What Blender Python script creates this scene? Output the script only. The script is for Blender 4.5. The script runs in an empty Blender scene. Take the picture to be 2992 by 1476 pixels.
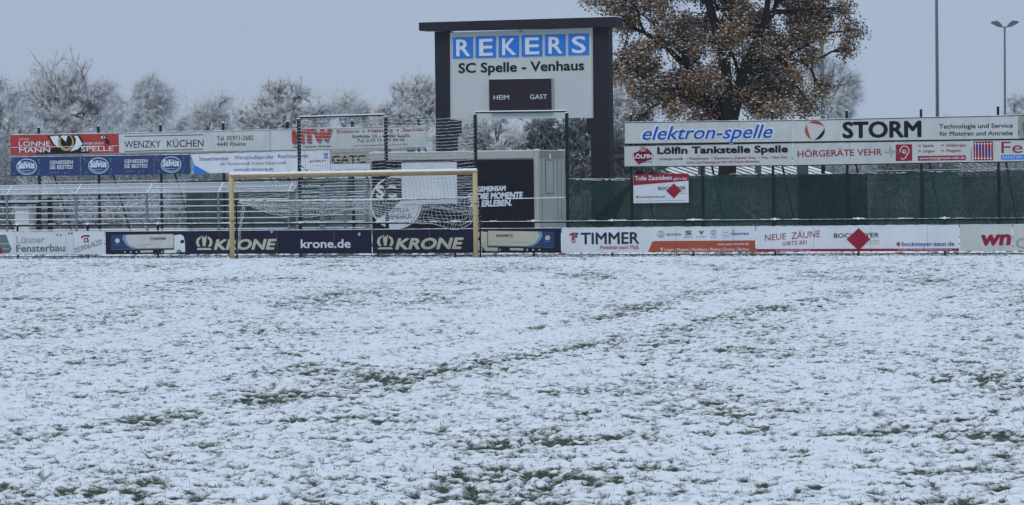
import bpy, math, random
import numpy as np
from mathutils import Vector, Matrix

random.seed(7)
RNG = np.random.default_rng(11)
sc = bpy.context.scene
COL = sc.collection

# ------------------------------------------------------------------ camera
F_PX, CX, CY = 8000.0, 1496.0, 738.0          # the lens in pixels of the 2992 px photograph
HCAM = 2.2
PITCH = math.atan((CY - 530.0) / F_PX)
ROLL = 0.0125
_f = np.array([0, math.cos(PITCH), -math.sin(PITCH)])
_r0 = np.array([1.0, 0, 0]); _u0 = np.array([0, math.sin(PITCH), math.cos(PITCH)])
_R = math.cos(ROLL) * _r0 - math.sin(ROLL) * _u0
_U = math.sin(ROLL) * _r0 + math.cos(ROLL) * _u0
CAM = np.array([0.0, 0.0, HCAM])
cam_data = bpy.data.cameras.new('camera')
cam = bpy.data.objects.new('camera', cam_data); COL.objects.link(cam)
cam_data.sensor_width = 36.0
cam_data.lens = 36.0 * F_PX / 2992.0
cam_data.clip_start = 0.5
cam_data.clip_end = 3000.0
cam.matrix_world = Matrix(((_R[0], _U[0], -_f[0], CAM[0]), (_R[1], _U[1], -_f[1], CAM[1]),
                           (_R[2], _U[2], -_f[2], CAM[2]), (0, 0, 0, 1)))
sc.camera = cam

def ray(px, py):
    return _f + (px - CX) / F_PX * _R - (py - CY) / F_PX * _U

# ------------------------------------------------------------------ sky, sun, exposure
SUN_EL, SUN_AZ = math.radians(48), math.radians(215)
world = bpy.data.worlds.new('World'); sc.world = world
world.use_nodes = True
wn = world.node_tree; wn.nodes.clear()
W = lambda t: wn.nodes.new(t)
sky = W('ShaderNodeTexSky'); sky.sky_type = 'NISHITA'; sky.sun_disc = False
sky.sun_elevation = SUN_EL; sky.sun_rotation = SUN_AZ
b1 = W('ShaderNodeBackground'); b1.inputs[1].default_value = 0.10
wn.links.new(sky.outputs[0], b1.inputs[0])
tc = W('ShaderNodeTexCoord'); sep = W('ShaderNodeSeparateXYZ')
wn.links.new(tc.outputs['Generated'], sep.inputs[0])
ramp = W('ShaderNodeValToRGB')
ramp.color_ramp.elements[0].position = 0.0; ramp.color_ramp.elements[0].color = (0.40, 0.485, 0.635, 1)
ramp.color_ramp.elements[1].position = 1.0; ramp.color_ramp.elements[1].color = (0.56, 0.705, 0.855, 1)
e = ramp.color_ramp.elements.new(0.08); e.color = (0.378, 0.476, 0.638, 1)
e = ramp.color_ramp.elements.new(0.30); e.color = (0.405, 0.505, 0.69, 1)
wn.links.new(sep.outputs[2], ramp.inputs[0])
cn = W('ShaderNodeTexNoise'); cn.inputs['Scale'].default_value = 3.0; cn.inputs['Detail'].default_value = 4
wn.links.new(tc.outputs['Generated'], cn.inputs['Vector'])
cm = W('ShaderNodeMapRange'); cm.inputs[3].default_value = 0.94; cm.inputs[4].default_value = 1.06
wn.links.new(cn.outputs[0], cm.inputs[0])
vm = W('ShaderNodeVectorMath'); vm.operation = 'SCALE'
wn.links.new(ramp.outputs[0], vm.inputs[0]); wn.links.new(cm.outputs[0], vm.inputs['Scale'])
b2 = W('ShaderNodeBackground'); wn.links.new(vm.outputs[0], b2.inputs[0]); b2.inputs[1].default_value = 1.0
mx = W('ShaderNodeMixShader'); mx.inputs[0].default_value = 0.94
wn.links.new(b1.outputs[0], mx.inputs[1]); wn.links.new(b2.outputs[0], mx.inputs[2])
wo = W('ShaderNodeOutputWorld'); wn.links.new(mx.outputs[0], wo.inputs[0])

sun_d = bpy.data.lights.new('sun', 'SUN'); sun_d.energy = 0.8; sun_d.angle = math.radians(25)
sun_d.color = (1.0, 0.97, 0.92)
sun = bpy.data.objects.new('sun', sun_d); COL.objects.link(sun)
sun.rotation_euler = Vector((math.sin(SUN_AZ) * math.cos(SUN_EL), math.cos(SUN_AZ) * math.cos(SUN_EL),
                             math.sin(SUN_EL))).to_track_quat('Z', 'Y').to_euler()
sc.view_settings.view_transform = 'Standard'
sc.view_settings.look = 'None'
sc.view_settings.exposure = 0.0
sc.view_settings.gamma = 1.0
sc.view_settings.use_curve_mapping = False

# ------------------------------------------------------------------ materials
MATS = {}
def mat(name, col, rough=0.6, var=0.12, scale=4.0, metal=0.0, snow=0.0, transp=0.0, bump=0.0, spec=0.12,
        attr=None, col2=None, stretch=(1, 1, 1)):
    """principled material; var = noise variation, snow = snow lying on upward faces,
    attr = a float attribute mixing col -> col2"""
    if name in MATS: return MATS[name]
    m = bpy.data.materials.new(name); m.use_nodes = True
    nt = m.node_tree; nt.nodes.clear(); N = nt.nodes.new; Lk = nt.links.new
    out = N('ShaderNodeOutputMaterial'); bs = N('ShaderNodeBsdfPrincipled')
    bs.inputs['Roughness'].default_value = rough; bs.inputs['Metallic'].default_value = metal
    bs.inputs['Specular IOR Level'].default_value = spec
    tc = N('ShaderNodeTexCoord'); mp = N('ShaderNodeMapping'); mp.inputs['Scale'].default_value = stretch
    Lk(tc.outputs['Object'], mp.inputs[0])
    nz = N('ShaderNodeTexNoise'); nz.inputs['Scale'].default_value = scale; nz.inputs['Detail'].default_value = 5
    nz.inputs['Roughness'].default_value = 0.6
    Lk(mp.outputs[0], nz.inputs['Vector'])
    mr = N('ShaderNodeMapRange'); mr.inputs[1].default_value = 0.25; mr.inputs[2].default_value = 0.75
    mr.inputs[3].default_value = 1 - var; mr.inputs[4].default_value = 1 + var
    Lk(nz.outputs[0], mr.inputs[0])
    sc_ = N('ShaderNodeVectorMath'); sc_.operation = 'SCALE'
    if attr:
        at = N('ShaderNodeAttribute'); at.attribute_name = attr
        mc = N('ShaderNodeMix'); mc.data_type = 'RGBA'
        mc.inputs[6].default_value = (*col, 1); mc.inputs[7].default_value = (*col2, 1)
        Lk(at.outputs['Fac'], mc.inputs[0]); Lk(mc.outputs[2], sc_.inputs[0])
    else:
        sc_.inputs[0].default_value = col
    Lk(mr.outputs[0], sc_.inputs['Scale'])
    last = sc_.outputs[0]
    if snow:
        g = N('ShaderNodeNewGeometry'); sp = N('ShaderNodeSeparateXYZ'); Lk(g.outputs['Normal'], sp.inputs[0])
        n2 = N('ShaderNodeTexNoise'); n2.inputs['Scale'].default_value = 6; Lk(tc.outputs['Object'], n2.inputs['Vector'])
        ad = N('ShaderNodeMath'); ad.operation = 'MULTIPLY_ADD'; ad.inputs[1].default_value = 0.6
        Lk(n2.outputs[0], ad.inputs[0]); Lk(sp.outputs[2], ad.inputs[2])
        m2 = N('ShaderNodeMapRange'); m2.inputs[1].default_value = 1.15 - snow; m2.inputs[2].default_value = 1.35 - snow
        Lk(ad.outputs[0], m2.inputs[0])
        mc = N('ShaderNodeMix'); mc.data_type = 'RGBA'; mc.inputs[7].default_value = (0.82, 0.84, 0.88, 1)
        Lk(m2.outputs[0], mc.inputs[0]); Lk(last, mc.inputs[6]); last = mc.outputs[2]
    Lk(last, bs.inputs['Base Color'])
    if bump:
        bp = N('ShaderNodeBump'); bp.inputs['Strength'].default_value = bump; bp.inputs['Distance'].default_value = 0.02
        n3 = N('ShaderNodeTexNoise'); n3.inputs['Scale'].default_value = 30; Lk(mp.outputs[0], n3.inputs['Vector'])
        Lk(n3.outputs[0], bp.inputs['Height']); Lk(bp.outputs[0], bs.inputs['Normal'])
    if transp:
        tr = N('ShaderNodeBsdfTransparent'); ms = N('ShaderNodeMixShader')
        wv = N('ShaderNodeTexNoise'); wv.inputs['Scale'].default_value = 2.0; wv.inputs['Detail'].default_value = 6
        Lk(mp.outputs[0], wv.inputs['Vector'])
        m3 = N('ShaderNodeMapRange'); m3.inputs[1].default_value = 0.3; m3.inputs[2].default_value = 0.7
        m3.inputs[3].default_value = transp * 0.7; m3.inputs[4].default_value = transp * 1.3
        Lk(wv.outputs[0], m3.inputs[0]); Lk(m3.outputs[0], ms.inputs[0])
        Lk(bs.outputs[0], ms.inputs[1]); Lk(tr.outputs[0], ms.inputs[2]); Lk(ms.outputs[0], out.inputs[0])
    else:
        Lk(bs.outputs[0], out.inputs[0])
    MATS[name] = m
    return m

JOINT = mat('panel_joint', (0.20, 0.21, 0.21), .7, .3, 5)
SNOW = mat('snow', (0.86, 0.88, 0.91), 0.7, 0.04, 20, bump=0.4)
DARK = mat('dark_green_steel', (0.012, 0.02, 0.022), 0.5, 0.2, 6, snow=0.35)
BLACKSTEEL = mat('black_steel', (0.010, 0.013, 0.017), 0.5, 0.2, 6, snow=0.3)
GALV = mat('galvanised_steel', (0.20, 0.235, 0.27), 0.45, 0.15, 5, metal=0.3, snow=0.45)
CHARCOAL = mat('charcoal_cladding', (0.022, 0.023, 0.031), 0.6, 0.16, 1.6)
PANEL = mat('pale_grey_panel', (0.54, 0.58, 0.57), 0.5, 0.05, 1.2)
WHITE = mat('white_board', (0.70, 0.74, 0.78), 0.45, 0.09, 2.0, stretch=(1, 1, .35))
WHITE2 = mat('aged_white_board', (0.55, 0.58, 0.57), 0.5, 0.13, 2.0, stretch=(1, 1, .35))
NAVY = mat('navy_board', (0.018, 0.018, 0.045), 0.35, 0.2, 1.5)
NAVYB = mat('blue_navy_board', (0.035, 0.06, 0.16), 0.4, 0.15, 1.5)
RED = mat('red_print', (0.42, 0.055, 0.045), 0.5, 0.1, 3)
DRED = mat('dark_red_print', (0.30, 0.02, 0.04), 0.5, 0.1, 3)
ORANGE = mat('orange_red_print', (0.42, 0.09, 0.05), 0.5, 0.08, 3)
BLUEP = mat('bright_blue_print', (0.03, 0.20, 0.68), 0.45, 0.05, 3)
DBLUE = mat('deep_blue_print', (0.02, 0.06, 0.33), 0.5, 0.1, 3)
INK = mat('black_print', (0.012, 0.013, 0.018), 0.5, 0.1, 3)
GREYP = mat('grey_print', (0.14, 0.17, 0.20), 0.5, 0.1, 3)
LGREYP = mat('light_grey_print', (0.33, 0.37, 0.41), 0.5, 0.1, 3)
CREAM = mat('cream_print', (0.55, 0.53, 0.42), 0.5, 0.1, 3)
PALE = mat('pale_print', (0.70, 0.75, 0.80), 0.5, 0.06, 3)
YELL = mat('yellow_print', (0.50, 0.38, 0.10), 0.5, 0.1, 3)
SKYB = mat('sky_blue_print', (0.16, 0.34, 0.52), 0.5, 0.1, 3)
GREENP = mat('green_print', (0.13, 0.26, 0.10), 0.5, 0.1, 3)
TEAL = mat('grey_teal_print', (0.14, 0.20, 0.20), 0.5, 0.1, 3)
BEIGE = mat('beige_board', (0.33, 0.32, 0.27), 0.5, 0.1, 2)
WOODY = mat('yellowed_paint', (0.56, 0.43, 0.23), 0.55, 0.18, 3, stretch=(4, 4, 0.7))
BARW = mat('worn_tan_paint', (0.40, 0.27, 0.15), 0.6, 0.25, 4)
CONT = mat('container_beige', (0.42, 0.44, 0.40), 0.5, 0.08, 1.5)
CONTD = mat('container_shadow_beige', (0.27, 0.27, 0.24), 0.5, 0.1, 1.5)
BLK = mat('matt_black_banner', (0.010, 0.011, 0.018), 0.55, 0.2, 2)
NET = mat('frosted_net_cord', (0.72, 0.74, 0.75), 0.8, 0.15, 8)
NETD = mat('bare_net_cord', (0.16, 0.19, 0.21), 0.8, 0.2, 8)
SCREEN = mat('green_privacy_screen', (0.020, 0.066, 0.052), 0.75, 0.35, 1.2, transp=0.24, stretch=(1, 1, 0.25))
WIRE = mat('green_wire', (0.03, 0.055, 0.05), 0.5, 0.1, 3)
BARK = mat('wet_bark', (0.022, 0.019, 0.017), 0.9, 0.3, 3, snow=0.10)
BARKF = mat('frosted_bark', (0.10, 0.098, 0.10), 0.9, 0.25, 2, snow=0.35)
TWIG = mat('hoar_frost_twigs', (0.86, 0.88, 0.90), 0.9, 0.15, 0.6, attr='tone', col2=(0.38, 0.37, 0.37))
TWIGB = mat('brown_frosted_leaves', (0.86, 0.87, 0.89), 0.9, 0.15, 0.6, attr='tone', col2=(0.30, 0.235, 0.215))
LEAF = mat('dry_oak_leaves', (0.095, 0.075, 0.042), 0.8, 0.35, 0.7, attr='tone', col2=(0.48, 0.25, 0.11))
FIR = mat('snowy_conifer_needles', (0.085, 0.10, 0.095), 0.9, 0.3, 1, attr='tone', col2=(0.62, 0.65, 0.68))
CONC = mat('grey_concrete', (0.26, 0.26, 0.25), 0.9, 0.15, 4, snow=0.4)
LAMPG = mat('lamp_grey', (0.13, 0.15, 0.17), 0.5, 0.1, 3)
LAMPL = mat('lamp_glass', (0.30, 0.33, 0.36), 0.2, 0.05, 3)
DISP = mat('dark_display', (0.030, 0.022, 0.032), 0.35, 0.2, 3)

# ------------------------------------------------------------------ object helpers
def link(name, me_, parent=None, loc=None, rz=None):
    o = bpy.data.objects.new(name, me_); COL.objects.link(o)
    if parent is not None: o.parent = parent
    if loc is not None: o.location = loc
    if rz is not None: o.rotation_euler = (0, 0, rz)
    return o

def tag(o, label=None, cat=None, group=None, kind=None):
    if label: o['label'] = label
    if cat: o['category'] = cat
    if group: o['group'] = group
    if kind: o['kind'] = kind
    return o

class MB:
    def __init__(s): s.v = []; s.f = []
    def add(s, v, f):
        b = len(s.v); s.v += [tuple(p) for p in v]; s.f += [tuple(i + b for i in q) for q in f]
    def box(s, a, b):
        x0, y0, z0 = a; x1, y1, z1 = b
        s.add([(x0,y0,z0),(x1,y0,z0),(x1,y1,z0),(x0,y1,z0),(x0,y0,z1),(x1,y0,z1),(x1,y1,z1),(x0,y1,z1)],
              [(0,3,2,1),(4,5,6,7),(0,1,5,4),(1,2,6,5),(2,3,7,6),(3,0,4,7)])
        return s
    def tube(s, p, q, r, n=6, r2=None):
        p = Vector(p); q = Vector(q); d = (q - p).normalized(); r2 = r if r2 is None else r2
        a = d.orthogonal().normalized(); b = d.cross(a)
        V = []
        for k in range(n):
            t = 2 * math.pi * (k + 0.5) / n; w = a * math.cos(t) + b * math.sin(t)
            V += [p + w * r, q + w * r2]
        F = [(2*k, 2*((k+1) % n), 2*((k+1) % n)+1, 2*k+1) for k in range(n)]
        F += [tuple(2*k for k in reversed(range(n))), tuple(2*k+1 for k in range(n))]
        s.add(V, F); return s
    def path(s, pts, r, n=4):
        for a, b in zip(pts[:-1], pts[1:]):
            s.tube(a, b, r, n)
        return s
    def prism(s, pts, y0, y1):                     # polygon in (x,z), extruded along y
        n = len(pts)
        s.add([(x, y0, z) for x, z in pts] + [(x, y1, z) for x, z in pts],
              [tuple(range(n)), tuple(range(2*n-1, n-1, -1))] + [(k, k+n, (k+1) % n + n, (k+1) % n) for k in range(n)])
        return s
    def mesh(s, name, m):
        me_ = bpy.data.meshes.new(name); me_.from_pydata(s.v, [], s.f); me_.materials.append(m); me_.update()
        return me_
    def build(s, name, m, parent=None, smooth=False, **k):
        me_ = s.mesh(name, m)
        if smooth: me_.polygons.foreach_set('use_smooth', [True] * len(me_.polygons))
        return link(name, me_, parent, **k)

def np_mesh(name, V, F, m, attrs=None, smooth=False):
    """V (n,3), F (k,3|4) arrays"""
    me_ = bpy.data.meshes.new(name); V = np.ascontiguousarray(V, dtype=np.float32)
    F = np.ascontiguousarray(F, dtype=np.int32); k, c = F.shape
    me_.vertices.add(len(V)); me_.vertices.foreach_set('co', V.ravel())
    me_.loops.add(k * c); me_.loops.foreach_set('vertex_index', F.ravel())
    me_.polygons.add(k); me_.polygons.foreach_set('loop_start', np.arange(k, dtype=np.int32) * c)
    if attrs:
        for nm, (dom, arr) in attrs.items():
            a = me_.attributes.new(nm, 'FLOAT', dom); a.data.foreach_set('value', np.ascontiguousarray(arr, dtype=np.float32))
    if smooth: me_.polygons.foreach_set('use_smooth', np.ones(k, dtype=bool))
    me_.materials.append(m); me_.update(calc_edges=True)
    return me_

class Frame:
    """a vertical plane Y = Z0 - s*X in the world, with its own local axes:
    x along it, y away from the camera, z up; px/py of the photo can be read on it"""
    def __init__(s, Z0, slope, px, zbase=0.0, py=600):
        s.ang = math.atan2(-slope, 1.0)
        s.ex = np.array([math.cos(s.ang), math.sin(s.ang), 0]); s.ey = np.array([-math.sin(s.ang), math.cos(s.ang), 0])
        d = ray(px, py); t = Z0 / (d[1] + slope * d[0]); P = CAM + t * d
        s.O = np.array([P[0], P[1], zbase])
    def L(s, px, py, off=0.0):
        d = ray(px, py); t = (off - (CAM - s.O) @ s.ey) / (d @ s.ey); P = CAM + t * d - s.O
        return (float(P @ s.ex), float(P[2]))
    def empty(s, name):
        return link(name, None, None, tuple(s.O), s.ang)
    def scale(s, px):                              # metres per photo pixel at that place
        a = s.L(px, 600); b = s.L(px, 601); return abs(a[1] - b[1])

# ---- flat print on a board: everything is laid on the board's own face
class Print:
    def __init__(s, fr, parent, face): s.fr, s.p, s.face, s.k = fr, parent, face, 0
    def _y(s, layer): return s.face - 0.004 - 0.003 * layer
    def L(s, px, py): return s.fr.L(px, py, s.face)
    def poly(s, pts, m, layer=0, name='graphic'):
        P = [s.L(*p) for p in pts]; y = s._y(layer)
        mb = MB(); mb.add([(x, y, z) for x, z in P], [tuple(range(len(P)))])
        return mb.build(name, m, s.p)
    def ell(s, cx, cy, rx, ry, m, layer=0, n=28, a0=0, a1=360, name='graphic'):
        pts = [(cx + rx * math.cos(math.radians(a0 + (a1 - a0) * k / n)), cy - ry * math.sin(math.radians(a0 + (a1 - a0) * k / n)))
               for k in range(n + (a1 - a0 < 360))]
        return s.poly(pts, m, layer, name)
    def stroke(s, pts, w, m, layer=0, name='graphic', closed=False):
        y = s._y(layer); mb = MB(); P = [Vector(s.L(*p)) for p in pts]; w = w * s.fr.scale(pts[0][0]) / 2
        if closed: P.append(P[0])
        n = len(P); V = []
        for i in range(n):
            if closed: a = P[(i - 1) % (n - 1)]; b = P[(i + 1) % (n - 1)] if i < n - 1 else P[1]
            else: a = P[max(i-1, 0)]; b = P[min(i+1, n-1)]
            d = (b - a).normalized(); q = Vector((-d.y, d.x)) * w
            V += [(P[i].x + q.x, y, P[i].y + q.y), (P[i].x - q.x, y, P[i].y - q.y)]
        mb.add(V, [(2*i, 2*i+1, 2*i+3, 2*i+2) for i in range(n-1)])
        return mb.build(name, m, s.p)
    def ring(s, cx, cy, rx, ry, w, m, layer=0, a0=0, a1=360, name='graphic'):
        n = 24
        pts = [(cx + rx * math.cos(math.radians(a0 + (a1 - a0) * k / n)), cy - ry * math.sin(math.radians(a0 + (a1 - a0) * k / n)))
               for k in range(n + (a1 - a0 < 360))]
        return s.stroke(pts, w, m, layer, name, closed=(a1 - a0 >= 360))
    def text(s, st, p0, p1, h, m, bold=0.0, shear=0.0, layer=1, outline=False, name='lettering'):
        """baseline from p0 to p1 (photo px), cap height h px"""
        cu = bpy.data.curves.new('t', 'FONT'); cu.body = st; cu.size = 1.0; cu.shear = shear
        cu.resolution_u = 3
        if outline: cu.fill_mode = 'NONE'; cu.bevel_depth = outline; cu.bevel_resolution = 0
        o = bpy.data.objects.new('t', cu); COL.objects.link(o)
        dg = bpy.context.evaluated_depsgraph_get(); dg.update()
        me_ = bpy.data.meshes.new_from_object(o.evaluated_get(dg))
        bpy.data.objects.remove(o); bpy.data.curves.remove(cu)
        n = len(me_.vertices); c = np.empty(n * 3, dtype=np.float32); me_.vertices.foreach_get('co', c); c = c.reshape(-1, 3)
        A = np.array(s.L(*p0)); B = np.array(s.L(*p1)); d = B - A; wid = np.linalg.norm(d); d = d / wid; q = np.array([-d[1], d[0]])
        x0, x1 = c[:, 0].min(), c[:, 0].max(); sx = wid / max(x1 - x0, 1e-5); sy = h * s.fr.scale(p0[0]) / CAPH
        u = (c[:, 0] - x0) * sx; v = c[:, 1] * sy
        out = np.empty_like(c); out[:, 0] = A[0] + u * d[0] + v * q[0]; out[:, 2] = A[1] + u * d[1] + v * q[1]
        out[:, 1] = s._y(layer) - (c[:, 2] * 0.1 if outline else 0)
        if bold > 0.004 and not outline:
            # heavier strokes: the same outlines laid again a little to each side
            nf = len(me_.polygons); faces = [tuple(p.vertices) for p in me_.polygons]
            b = bold * 1.15 * sy; V = []; Fc = []
            for k, (ox, oz) in enumerate(((-1, 0), (1, 0), (0, -.8), (0, .8), (-.7, .6), (.7, -.6), (.7, .6), (-.7, -.6))):
                o2 = out.copy(); o2[:, 0] += ox * b; o2[:, 2] += oz * b; o2[:, 1] -= k * 0.00025
                V.append(o2); Fc += [tuple(i + k * n for i in f) for f in faces]
            V = np.concatenate(V); m2_ = bpy.data.meshes.new(name); m2_.from_pydata(V.tolist(), [], Fc); m2_.materials.append(m); m2_.update()
            bpy.data.meshes.remove(me_); return link(name, m2_, s.p)
        me_.vertices.foreach_set('co', out.ravel()); me_.materials.clear(); me_.materials.append(m); me_.name = name; me_.update()
        return link(name, me_, s.p)

def _caph():
    cu = bpy.data.curves.new('t', 'FONT'); cu.body = 'H'; cu.size = 1.0
    o = bpy.data.objects.new('t', cu); COL.objects.link(o)
    dg = bpy.context.evaluated_depsgraph_get(); dg.update(); h = max(v.co.y for v in o.evaluated_get(dg).to_mesh().vertices)
    bpy.data.objects.remove(o); bpy.data.curves.remove(cu); return h
CAPH = _caph()

# ------------------------------------------------------------------ noise
def vnoise(x, y, seed=0):
    xi = np.floor(x).astype(np.int64); yi = np.floor(y).astype(np.int64); xf = x - xi; yf = y - yi
    def h(a, b):
        n = (a * 374761393 + b * 668265263 + seed * 1442695041) & 0xFFFFFFFF
        n = ((n ^ (n >> 13)) * 1274126177) & 0xFFFFFFFF
        return ((n ^ (n >> 16)) & 0xFFFF) / 65535.0
    u = xf * xf * (3 - 2 * xf); v = yf * yf * (3 - 2 * yf)
    return (h(xi, yi) * (1-u) + h(xi+1, yi) * u) * (1-v) + (h(xi, yi+1) * (1-u) + h(xi+1, yi+1) * u) * v
def fbm(x, y, o=3, seed=0):
    s = 0; a = 0.5; t = 0
    for k in range(o):
        s = s + a * vnoise(x * 2**k + 17.3*k, y * 2**k - 9.1*k, seed + k); t += a; a *= 0.5
    return s / t
def sstep(a, b, x):
    t = np.clip((x - a) / (b - a), 0, 1); return t * t * (3 - 2 * t)

BZ, BS = 82.5, 0.32                     # line of the pitch barrier: Y = BZ - BS*X
def bank(X, Y):                         # spectator bank behind the barrier
    d = (Y + BS * X - BZ) / math.sqrt(1 + BS * BS)
    return 0.45 * sstep(0.8, 4.5, d)
def ground_px(px, py):
    d = ray(px, py); t = -HCAM / d[2]; P = CAM + t * d; return P[0], P[1]

# worn lines across the pitch where the snow is thin (centre lines and half width, metres)
K = 2992 / 2576
TRACKS = []
for pts, w, st in [([(-100,1140),(400,1050),(780,985),(1250,905),(1700,822),(2100,745),(2350,705)], 0.35, 0.22),
                   ([(-100,1010),(350,985),(600,948),(1100,870),(1500,800),(1750,742),(1950,715)], 0.22, 0.17),
                   ([(1200,1118),(1700,1095),(2160,1085),(2700,1112)], 0.30, 0.26),
                   ([(0,1085),(350,1078),(700,1062),(1000,1045)], 0.18, 0.18),
                   ([(1500,1180),(2000,1172),(2650,1195)], 0.25, 0.2),
                   ([(-100,1240),(600,1215),(1200,1200),(1900,1212)], 0.25, 0.18),
                   ([(0,752),(230,748),(420,742)], 0.5, 0.12),
                   ([(-50,850),(300,842),(700,838)], 0.4, 0.10)]:
    TRACKS.append(([ground_px(a * K, b * K) for a, b in pts], w, st))
def cover(X, Y, full=False):
    """thickness of the snow cover 0..1 and surface height"""
    wx = X + 0.25 * (vnoise(X * 0.9, Y * 0.9, 5) - 0.5); wy = Y + 0.5 * (vnoise(X * 0.7, Y * 0.7, 6) - 0.5)
    thin = np.zeros_like(X)
    for pts, w, st in TRACKS:
        dm = np.full_like(X, 1e9)
        for (ax, ay), (bx, by) in zip(pts[:-1], pts[1:]):
            vx, vy = bx - ax, by - ay; t = np.clip(((wx-ax)*vx + (wy-ay)*vy) / (vx*vx + vy*vy), 0, 1)
            dm = np.minimum(dm, np.hypot(wx - ax - t*vx, wy - ay - t*vy))
        thin = np.maximum(thin, st * np.exp(-(dm / (w * .55 + 0.006 * wy))**2) * (.55 + .9 * vnoise(X * 1.1, Y * .5, 91)))
    patch = fbm(X * 0.55, Y * 0.22, 3, 21) - 0.5
    mid = fbm(X * 2.4, Y * 1.2, 3, 31) - 0.5
    fine = fbm(X * 9.5, Y * 14.0, 3, 41) - 0.5
    near = 0.045 * np.clip((45 - Y) / 27, 0, 1)
    c = fine * 1.15 + mid * 0.25 + patch * 0.40 - thin * 0.85 + 0.050 - near
    m = sstep(-0.18, 0.14, c)
    lump = fbm(X * 8.0 + 3, Y * 6.0, 2, 51); big = fbm(X * 1.3, Y * 1.1, 2, 61)
    h = 0.046 * m * (0.35 + 1.2 * lump) + 0.035 * (big - 0.5) + 0.024 * (fbm(X * 20, Y * 16, 2, 71) - .5) * (.3 + m) - 0.035
    h = h - 0.085 * sstep(-4.5, -0.5, Y + BS * X - BZ) * (1 - sstep(1.0, 3.0, Y + BS * X - BZ))
    return (m, h, np.clip(0.5 + 2.0 * c, 0, 1.1)) if full else (m, h)

# ground material: snow on grass
def ground_mat():
    m = bpy.data.materials.new('snow_on_grass'); m.use_nodes = True; nt = m.node_tree; nt.nodes.clear()
    N = nt.nodes.new; Lk = nt.links.new
    out = N('ShaderNodeOutputMaterial'); bs = N('ShaderNodeBsdfPrincipled'); bs.inputs['Roughness'].default_value = 0.75
    bs.inputs['Specular IOR Level'].default_value = 0.2
    tc = N('ShaderNodeTexCoord'); at = N('ShaderNodeAttribute'); at.attribute_name = 'snow'
    n1 = N('ShaderNodeTexNoise'); n1.inputs['Scale'].default_value = 17; n1.inputs['Detail'].default_value = 5; n1.inputs['Roughness'].default_value = 0.7; mpg = N('ShaderNodeMapping'); mpg.inputs['Scale'].default_value = (.75, 1.5, 1); Lk(tc.outputs['Object'], mpg.inputs[0]); Lk(mpg.outputs[0], n1.inputs['Vector'])
    s = N('ShaderNodeMath'); s.operation = 'MULTIPLY_ADD'; s.inputs[1].default_value = 1.8; Lk(n1.outputs[0], s.inputs[0]); Lk(at.outputs['Fac'], s.inputs[2])
    r = N('ShaderNodeMapRange'); r.inputs[1].default_value = 1.20; r.inputs[2].default_value = 1.62; Lk(s.outputs[0], r.inputs[0])
    g = N('ShaderNodeValToRGB'); g.color_ramp.elements[0].color = (0.035, 0.052, 0.032, 1); g.color_ramp.elements[1].color = (0.11, 0.135, 0.09, 1)
    g.color_ramp.elements[0].position = 0.35; g.color_ramp.elements[1].position = 0.7
    n2 = N('ShaderNodeTexNoise'); n2.inputs['Scale'].default_value = 11; n2.inputs['Detail'].default_value = 5; Lk(tc.outputs['Object'], n2.inputs['Vector']); Lk(n2.outputs[0], g.inputs[0])
    w = N('ShaderNodeValToRGB'); w.color_ramp.elements[0].color = (0.78, 0.81, 0.85, 1); w.color_ramp.elements[1].color = (0.90, 0.91, 0.93, 1)
    n3 = N('ShaderNodeTexNoise'); n3.inputs['Scale'].default_value = 1.2; Lk(tc.outputs['Object'], n3.inputs['Vector']); Lk(n3.outputs[0], w.inputs[0])
    mc = N('ShaderNodeMix'); mc.data_type = 'RGBA'; Lk(r.outputs[0], mc.inputs[0]); Lk(g.outputs[0], mc.inputs[6]); Lk(w.outputs[0], mc.inputs[7])
    Lk(mc.outputs[2], bs.inputs['Base Color'])
    bp = N('ShaderNodeBump'); bp.inputs['Strength'].default_value = 0.5; bp.inputs['Distance'].default_value = 0.02
    n4 = N('ShaderNodeTexNoise'); n4.inputs['Scale'].default_value = 45; n4.inputs['Detail'].default_value = 3; Lk(tc.outputs['Object'], n4.inputs['Vector'])
    Lk(n4.outputs[0], bp.inputs['Height']); Lk(bp.outputs[0], bs.inputs['Normal'])
    Lk(bs.outputs[0], out.inputs[0])
    return m
GM = ground_mat()

# far ground: one sheet, with the bank; dips under the finely built pitch
def build_ground():
    xs = np.concatenate([np.linspace(-420, -40, 30), np.linspace(-38, 38, 153), np.linspace(40, 420, 30)])
    ys = np.concatenate([np.linspace(-60, 15, 12), np.linspace(16, 120, 209), np.linspace(124, 520, 60)])
    X, Y = np.meshgrid(xs, ys); Z = bank(X, Y) - 0.06 + 0.08 * (fbm(X*.15, Y*.15, 3, 3) - .5) * (Y > 100)
    wedge = (np.abs(X) < 0.187 * Y + 2.2) & (Y > 17.0) & (Y < 91)
    Z = np.where(wedge, Z - 0.12, Z)
    V = np.stack([X, Y, Z], -1).reshape(-1, 3); nx = len(xs); ny = len(ys)
    i = (np.arange(ny-1)[:, None] * nx + np.arange(nx-1)[None]).ravel()
    F = np.stack([i, i+1, i+nx+1, i+nx], -1)
    s = 0.75 + 0.5 * (fbm(X*1.5, Y*1.5, 2, 9) - 0.5)
    o = link('ground', np_mesh('ground', V, F, GM, {'snow': ('POINT', np.clip(s, 0, 1).ravel())}, True)); tag(o, kind='structure')
build_ground()
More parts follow.
